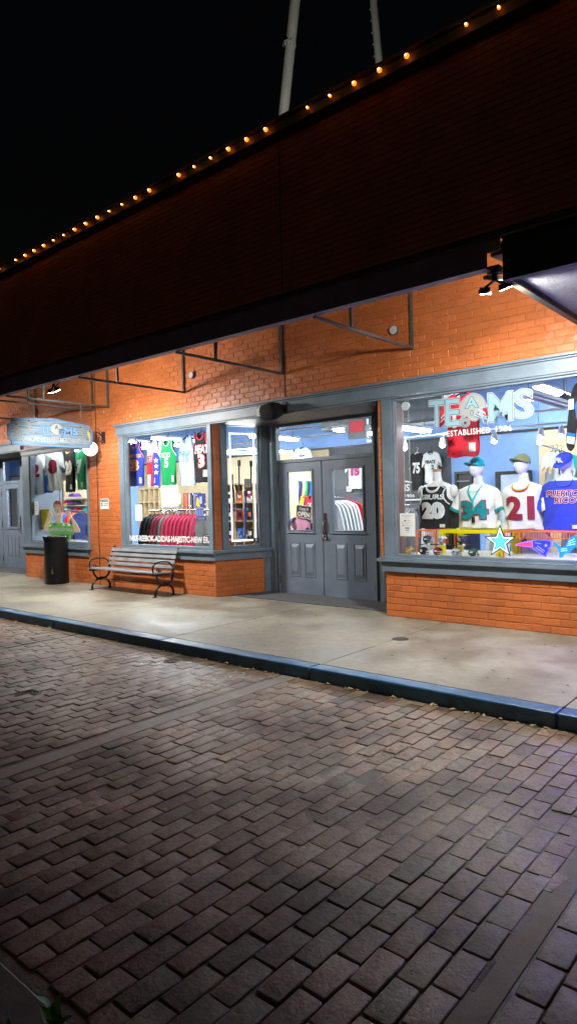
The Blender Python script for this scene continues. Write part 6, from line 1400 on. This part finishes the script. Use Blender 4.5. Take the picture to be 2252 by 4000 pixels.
for yy, zt_, u in ((-1.40, 3.155, .2), (-.55, 3.155, .8)):
    zb = 2.83; mb = MB()
    zc_ = zt_
    for k in range(9):
        z = zc_-.012-k*.024; a = 0 if k % 2 else math.pi/2
        mb.tube([(X+.007*math.cos(b)*math.cos(a), yy+.007*math.cos(b)*math.sin(a), z+.016*math.sin(b)) for b in [i*math.pi/4 for i in range(8)]], .0030, 4, closed=True)
    mb.tube([(X, yy, zc_-.22), (X, yy, zb)], .007, 6); mb.build('chain', CH, t, smooth=True)

# globe wall lamp on scroll bracket
t = thing('globe_lamp', 'lit white globe lamp on a black scroll bracket beside the hanging sign', 'wall lamp', (-10.06, -.28, 2.43))
mb = MB(); mb.sphere((-10.06, -.285, 2.43), .125, 16); mb.build('globe', emit('globe glow', (1, .97, .9), 3.2), t, smooth=True)
mb = MB(); mb.box(-10.10, -10.02, -.03, -.003, 2.54, 2.74)
mb.build('wall_plate', IRON, t, bevel=.004)
mb = MB(); pts = [(-10.06, -.03, 2.64), (-10.06, -.08, 2.70), (-10.06, -.16, 2.73), (-10.06, -.24, 2.71), (-10.06, -.285, 2.65), (-10.06, -.285, 2.56)]; mb.tube(smooth3(pts), .009, 8)
mb.tube(smooth3([(-10.06, -.03, 2.60), (-10.06, -.09, 2.56), (-10.06, -.12, 2.60), (-10.06, -.10, 2.64), (-10.06, -.07, 2.62)]), .007, 6); mb.tube(smooth3([(-10.06, -.08, 2.70), (-10.06, -.10, 2.77), (-10.06, -.13, 2.80)]), .006, 6); mb.build('scroll_arm', IRON, t, smooth=True)
mb = MB(); mb.lathe([(.05, .0), (.055, .02), (.02, .035)], (-10.06, -.285, 2.55), 16); mb.build('fitter', IRON, t, smooth=True)

# litter bin
bx_, by_, br = -11.26, -.30, .215
t = thing('litter_bin', 'black perforated steel litter bin standing before the left window', 'litter bin', (bx_, by_, 0))
mb = MB(); mb.lathe([(br-.01, .0), (br, .01), (br, .82), (br+.012, .825), (br+.014, .865), (br-.005, .875), (br-.03, .86), (br-.035, .80), (.001, .79)], (bx_, by_, 0), 56); mb.build('body', mat('bin black', (.006, .006, .007), .36, spec=.3, var=.25, scale=6), t, smooth=True)
mb = MB()
for j in range(26):
    for k in range(52):
        a = 2*math.pi*(k+.5*(j % 2))/52
        if not (-2.9 < a-2*math.pi*(a > math.pi) < .6): continue
        z = .13+j*.0235; ca, sa = math.cos(a), math.sin(a); h = .006
        P = lambda s, u: (bx_+(br+.0008)*math.cos(a+s*h/br), by_+(br+.0008)*math.sin(a+s*h/br), z+u*h)
        mb.add([P(1, 0), P(.5, .8), P(-.5, .8), P(-1, 0), P(-.5, -.8), P(.5, -.8)], [(0, 1, 2, 3, 4, 5)])
mb.build('perforations', mat('hole black', (.001, .001, .001), 1), t)
fb = lambda u, v, w: (bx_+(br+.003)*math.cos(-1.05+(u)*.3), by_+(br+.003)*math.sin(-1.05+(u)*.3), .20+v*.14)
for k in range(6): shot('tree_print', [(.45-.06*(5-k), k*.16), (.55+.06*(5-k), k*.16), (.55+.06*(5-k), k*.16+.06), (.45-.06*(5-k), k*.16+.06)], fb, mat('bin gold print', (.25, .17, .08)), t, 0, 2, False)
mb = MB(); mb.lathe([(br-.055, .856), (br-.02, .870), (br+.005, .885), (br+.017, .88), (br+.017, .86)], (bx_, by_, 0), 56); mb.build('rim', mat('bin rim', (.018, .018, .018), .25), t, smooth=True)

# bench
t = thing('park_bench', 'black cast iron bench with worn grey slats against the orange wall', 'bench', (-8.9, -.35, 0))
SLATM = mat('bench slat', (.26, .27, .29), .28, var=.3, scale=4, bump=.15)
XL, XR = -9.76, -8.06
prof = [(-.52, .362), (-.435, .357), (-.35, .352), (-.265, .350)]
for (y, z) in prof: BX('seat_slat', SLATM, t, (XL-.06, XR+.06, y-.036, y+.036, z, z+.022), bevel=.004)
for k in range(4):
    z = .435+k*.076; y = -.175+k*.028
    mb = MB(); a = R(20); q = [(-.009, -.028), (.009, -.028), (.009, .028), (-.009, .028)]
    mb.prism([(y+u*math.cos(a)+v*math.sin(a), z-u*math.sin(a)+v*math.cos(a)) for u, v in q], lambda u, v, w: (w, u, v), XL-.02, XR+.02); mb.build('back_slat', SLATM, t, bevel=.003)
for x in (XL, XR):
    mb = MB(); T = lambda pts, r: mb.tube(smooth3([(x, a, b) for a, b in pts]), r, 8)
    T([(-.56, .345), (-.50, .345), (-.38, .338), (-.26, .335), (-.20, .36)], .017)                     # seat rail
    T([(-.20, .34), (-.165, .42), (-.13, .52), (-.095, .62), (-.065, .69), (-.05, .70)], .015)                       # back post
    T([(-.50, .34), (-.47, .25), (-.41, .19), (-.34, .175), (-.27, .185), (-.20, .24), (-.175, .32), (-.165, .40)], .018)   # cup under the seat
    T([(-.39, .18), (-.46, .155), (-.51, .10), (-.525, .04), (-.525, .012)], .019); T([(-.29, .18), (-.23, .155), (-.185, .10), (-.17, .04), (-.17, .012)], .019)
    T([(-.40, .18), (-.34, .19), (-.28, .18)], .028)
    T([(-.545, .36), (-.565, .43), (-.54, .50), (-.47, .535), (-.37, .54), (-.27, .525), (-.20, .475), (-.165, .43)], .014)          # arm hoop
    T([(-.545, .37), (-.50, .365), (-.455, .385), (-.445, .42), (-.47, .44), (-.49, .42), (-.475, .405)], .011)
    T([(-.46, .36), (-.42, .40), (-.40, .375), (-.385, .36)], .010)
    mb.sphere((x, -.045, .705), .024, 6); mb.sphere((x, -.56, .345), .022, 6)
    o_ = mb.build('end_frame', IRON, t, smooth=True)
    for y in (-.525, -.17): BX('foot', IRON, o_, (x-.022, x+.022, y-.045, y+.035, .002, .014), bevel=.003)
mb = MB(); mb.tube([(XL, -.34, .18), (XR, -.34, .18)], .007, 6); mb.build('stretcher', IRON, t)

# drain cover, manholes
t = thing('drain_cover', 'round dark metal drain cover set in the sidewalk before the entrance', 'drain', (-3.45, -1.06, 0))
mb = MB(); mb.lathe([(.085, .0005), (.085, .003), (.078, .004), (.001, .004)], (-3.45, -1.06, 0), 32); mb.build('plate', mat('drain iron', (.05, .042, .038), .55, metal=.3, bump=.5), t)
mb = MB()
for a in (-.03, -.01, .01, .03): mb.box(-3.45+a-.003, -3.45+a+.003, -1.12, -1.0, .0045, .0065)
mb.build('ribs', mat('drain rib', (.10, .09, .08), .5), t)
for (x, y, r_, lb) in ((-5.00, -2.62-.12, .085, 'round iron cover in the brick street close to the kerb'), (-5.13, -4.13, .105, 'round iron cover in the brick street near the left edge')):
    t = thing('manhole_cover', lb, 'manhole cover', (x, y, ZS), 'iron covers in the brick street')
    z = ZS-.004; mb = MB(); mb.lathe([(r_+.03, -.012), (r_+.03, .0), (r_+.005, .001), (r_+.004, -.006), (.001, -.006)], (x, y, z), 36); mb.build('ring', BANDM, t)
    mb = MB(); mb.lathe([(r_, -.006), (r_, .0), (r_-.008, .002), (.001, .002)], (x, y, z), 36); mb.build('lid', mat('manhole iron', (.04, .036, .032), .45, metal=.5, bump=.3), t)
    mb = MB()
    for k in range(3): rr_ = r_*(.3+.25*k); mb.tube([(x+rr_*math.cos(q*math.pi/12), y+rr_*math.sin(q*math.pi/12), z+.003) for q in range(24)], .0035, 4, closed=True)
    for k in range(6): a = k*math.pi/3; mb.bar((x+.02*math.cos(a), y+.02*math.sin(a), z+.003), (x+r_*.85*math.cos(a), y+r_*.85*math.sin(a), z+.003), .007, .004)
    mb.build('pattern_relief', mat('manhole relief', (.09, .085, .075), .4, metal=.5), t)

# fallen leaves in the gutter
mb = MB(); LFM = mat('dry leaf', (.50, .38, .20), .7, var=.35, scale=30)
for k in range(120):
    x = random.uniform(-10.5, -.6); 
    if random.random() < .55: x = random.choice((-5.1, -4.4, -3.3, -3.0, -2.5, -2.2, -1.7, -1.4, -6.4, -7.5, -8.6))+random.gauss(0, .16)
    y = -2.50-abs(random.gauss(0, .022)); s = random.uniform(.010, .026); a = random.uniform(0, 6.28)
    c, n_ = math.cos(a), math.sin(a); v = []
    for (u, w_, h) in ((-1, 0, .2), (-.4, .45, .6), (.4, .4, .3), (1, 0, .8), (.4, -.4, .5), (-.4, -.45, .1), (0, 0, 0)):
        v.append((x+s*(u*c-w_*n_), y+s*(u*n_+w_*c)*.9, ZS+.004+s*h*.7))
    mb.add(v, [(6, i, (i+1) % 6) for i in range(6)])
for k in range(70):
    x = random.uniform(-12, -.8); y = random.uniform(-2.2, -.1) if k > 20 else random.uniform(-5.2, -2.6); s = random.uniform(.004, .011); a = random.uniform(0, 6.28); z = .002 if y > -2.3 else ZS+.006
    v = [(x+s*math.cos(a+i*2.1)*(1+.6*(i == 0)), y+s*math.sin(a+i*2.1), z+s*.2*(i % 2)) for i in range(3)]; mb.add(v, [(0, 1, 2)])
tag(mb.build('fallen_leaves', LFM), 'small dry yellow leaves scattered along the foot of the kerb', 'leaves', kind='stuff')
# dark gum spots on the pavement
mb = MB()
for k in range(46):
    x = random.uniform(-9, -.8); y = random.uniform(-2.1, -.35); r_ = random.uniform(.006, .017); s = random.uniform(.7, 1.4)
    n0 = len(mb.v); mb.add([(x+r_*s*math.cos(i*.7), y+r_*math.sin(i*.7), .0035) for i in range(9)], [tuple(range(9))])
tag(mb.build('gum_spots', mat('old gum', (.07, .06, .055), .8)), 'small dark flattened gum spots on the sidewalk', 'gum spots', kind='stuff')

# leafy shrub at the lower left corner and a branch at the upper right
LEAF = mat('leaf green', (.12, .30, .03), .45, var=.25, scale=14); LEAFD = mat('dull leaf', (.10, .12, .07), .5, var=.25, scale=14)
def leaf(mb, base, d, up, L_, W_):
    d = Vector(d).normalized(); s = d.cross(Vector(up)).normalized(); n = s.cross(d); base = Vector(base); v = []
    for i in range(7):
        k = i/6; w_ = W_*math.sin(math.pi*min(1, k**.8))*.5; c = base+d*L_*k+n*L_*(.22*k-.35*k*k)
        v += [c-s*w_+n*w_*.35, c, c+s*w_+n*w_*.35]
    mb.add(v, [(3*i+j, 3*i+j+1, 3*i+j+4, 3*i+j+3) for i in range(6) for j in (0, 1)])
t = thing('garden_shrub', 'small green leafy shrub growing beside the gutter slab at the near corner', 'shrub', (-1.60, -5.88, ZS))
for (sx0, sy0, hh) in ((-1.66, -5.90, .13), (-1.56, -5.93, .06), (-1.74, -5.99, .06)):
    st_ = MB(); st_.tube([(sx0, sy0, ZS-.02), (sx0+.01, sy0+.01, ZS+hh*.5), (sx0-.005, sy0, ZS+hh)], .004, 5); st_.build('stem', mat('stem green', (.07, .12, .03)), t)
mb = MB(); 
for (sx0, sy0, hh) in ((-1.66, -5.90, .13), (-1.56, -5.93, .06), (-1.74, -5.99, .06)):
    for k in range(9):
        a = k*2.4+sx0*9; f = .25+.75*k/8; el = .25+.9*f
        leaf(mb, (sx0, sy0, ZS+hh*f), (math.cos(a)*math.cos(el), math.sin(a)*math.cos(el), math.sin(el)), (0, 0, 1), random.uniform(.06, .095), random.uniform(.028, .038))
mb.build('leaves', LEAF, t, smooth=True)
t = thing('street_tree', 'tree whose dim leaves hang into the upper right corner before the parapet', 'tree', (2.4, -3.6, 0))
BK = mat('bark', (.10, .08, .06), .9, var=.3, bump=.6)
mb = MB(); mb.tube([(2.4, -3.6, -.1), (2.38, -3.62, 1.4), (2.2, -3.65, 2.8), (1.6, -3.72, 3.9)], [.12, .10, .08, .05], 10); tr_ = mb.build('trunk', BK, t, smooth=True)
mb = MB(); bp = [(1.6, -3.72, 3.9), (.8, -3.9, 4.35), (.1, -4.05, 4.30), (-.45, -4.2, 4.02), (-.78, -4.3, 3.62), (-.90, -4.33, 3.45)]
mb.tube(smooth3(bp), .014, 6); mb.build('branch', BK, tr_, smooth=True)
mb = MB()
for k in range(150):
    i = random.random()*4.6; j = int(i); q = Vector(bp[j]).lerp(Vector(bp[j+1]), i-j); a = random.uniform(0, 6.28)
    leaf(mb, q+Vector((random.uniform(-.05, .05), random.uniform(-.05, .05), random.uniform(-.06, .03))), (math.cos(a)*.7, math.sin(a)*.7, random.uniform(-1.2, .15)), (0, .3, 1), random.uniform(.10, .17), random.uniform(.03, .045))
for k in range(400):
    q = Vector((1.9, -3.7, 4.4))+Vector((random.gauss(0, .5), random.gauss(0, .4), random.gauss(0, .35))); a = random.uniform(0, 6.28)
    leaf(mb, q, (math.cos(a), math.sin(a), random.uniform(-.9, .3)), (0, .3, 1), .13, .045)
mb.build('crown', LEAFD, t, smooth=True)
for (x, y, z), a, b in zip(FLOODS, WALLW, DOWNW):
    spot('floodlight_wall_beam', (x, y, z-.06), (x-.1, 0, 2.45), a, 168, (1, .975, .92), .35, .07)
    spot('floodlight_street_beam', (x+.1, y-.05, z-.06), (x, -.45, 0), b, 158, (1, .975, .92), .75, .07)
spot('mast_fill_spot', (-9.0, 6.0, 6.8), (-13.2, 11, 15), 1500, 80, (1, .96, .86), .6, .2)  # unseen spot added to brighten the mast legs, without a fixture
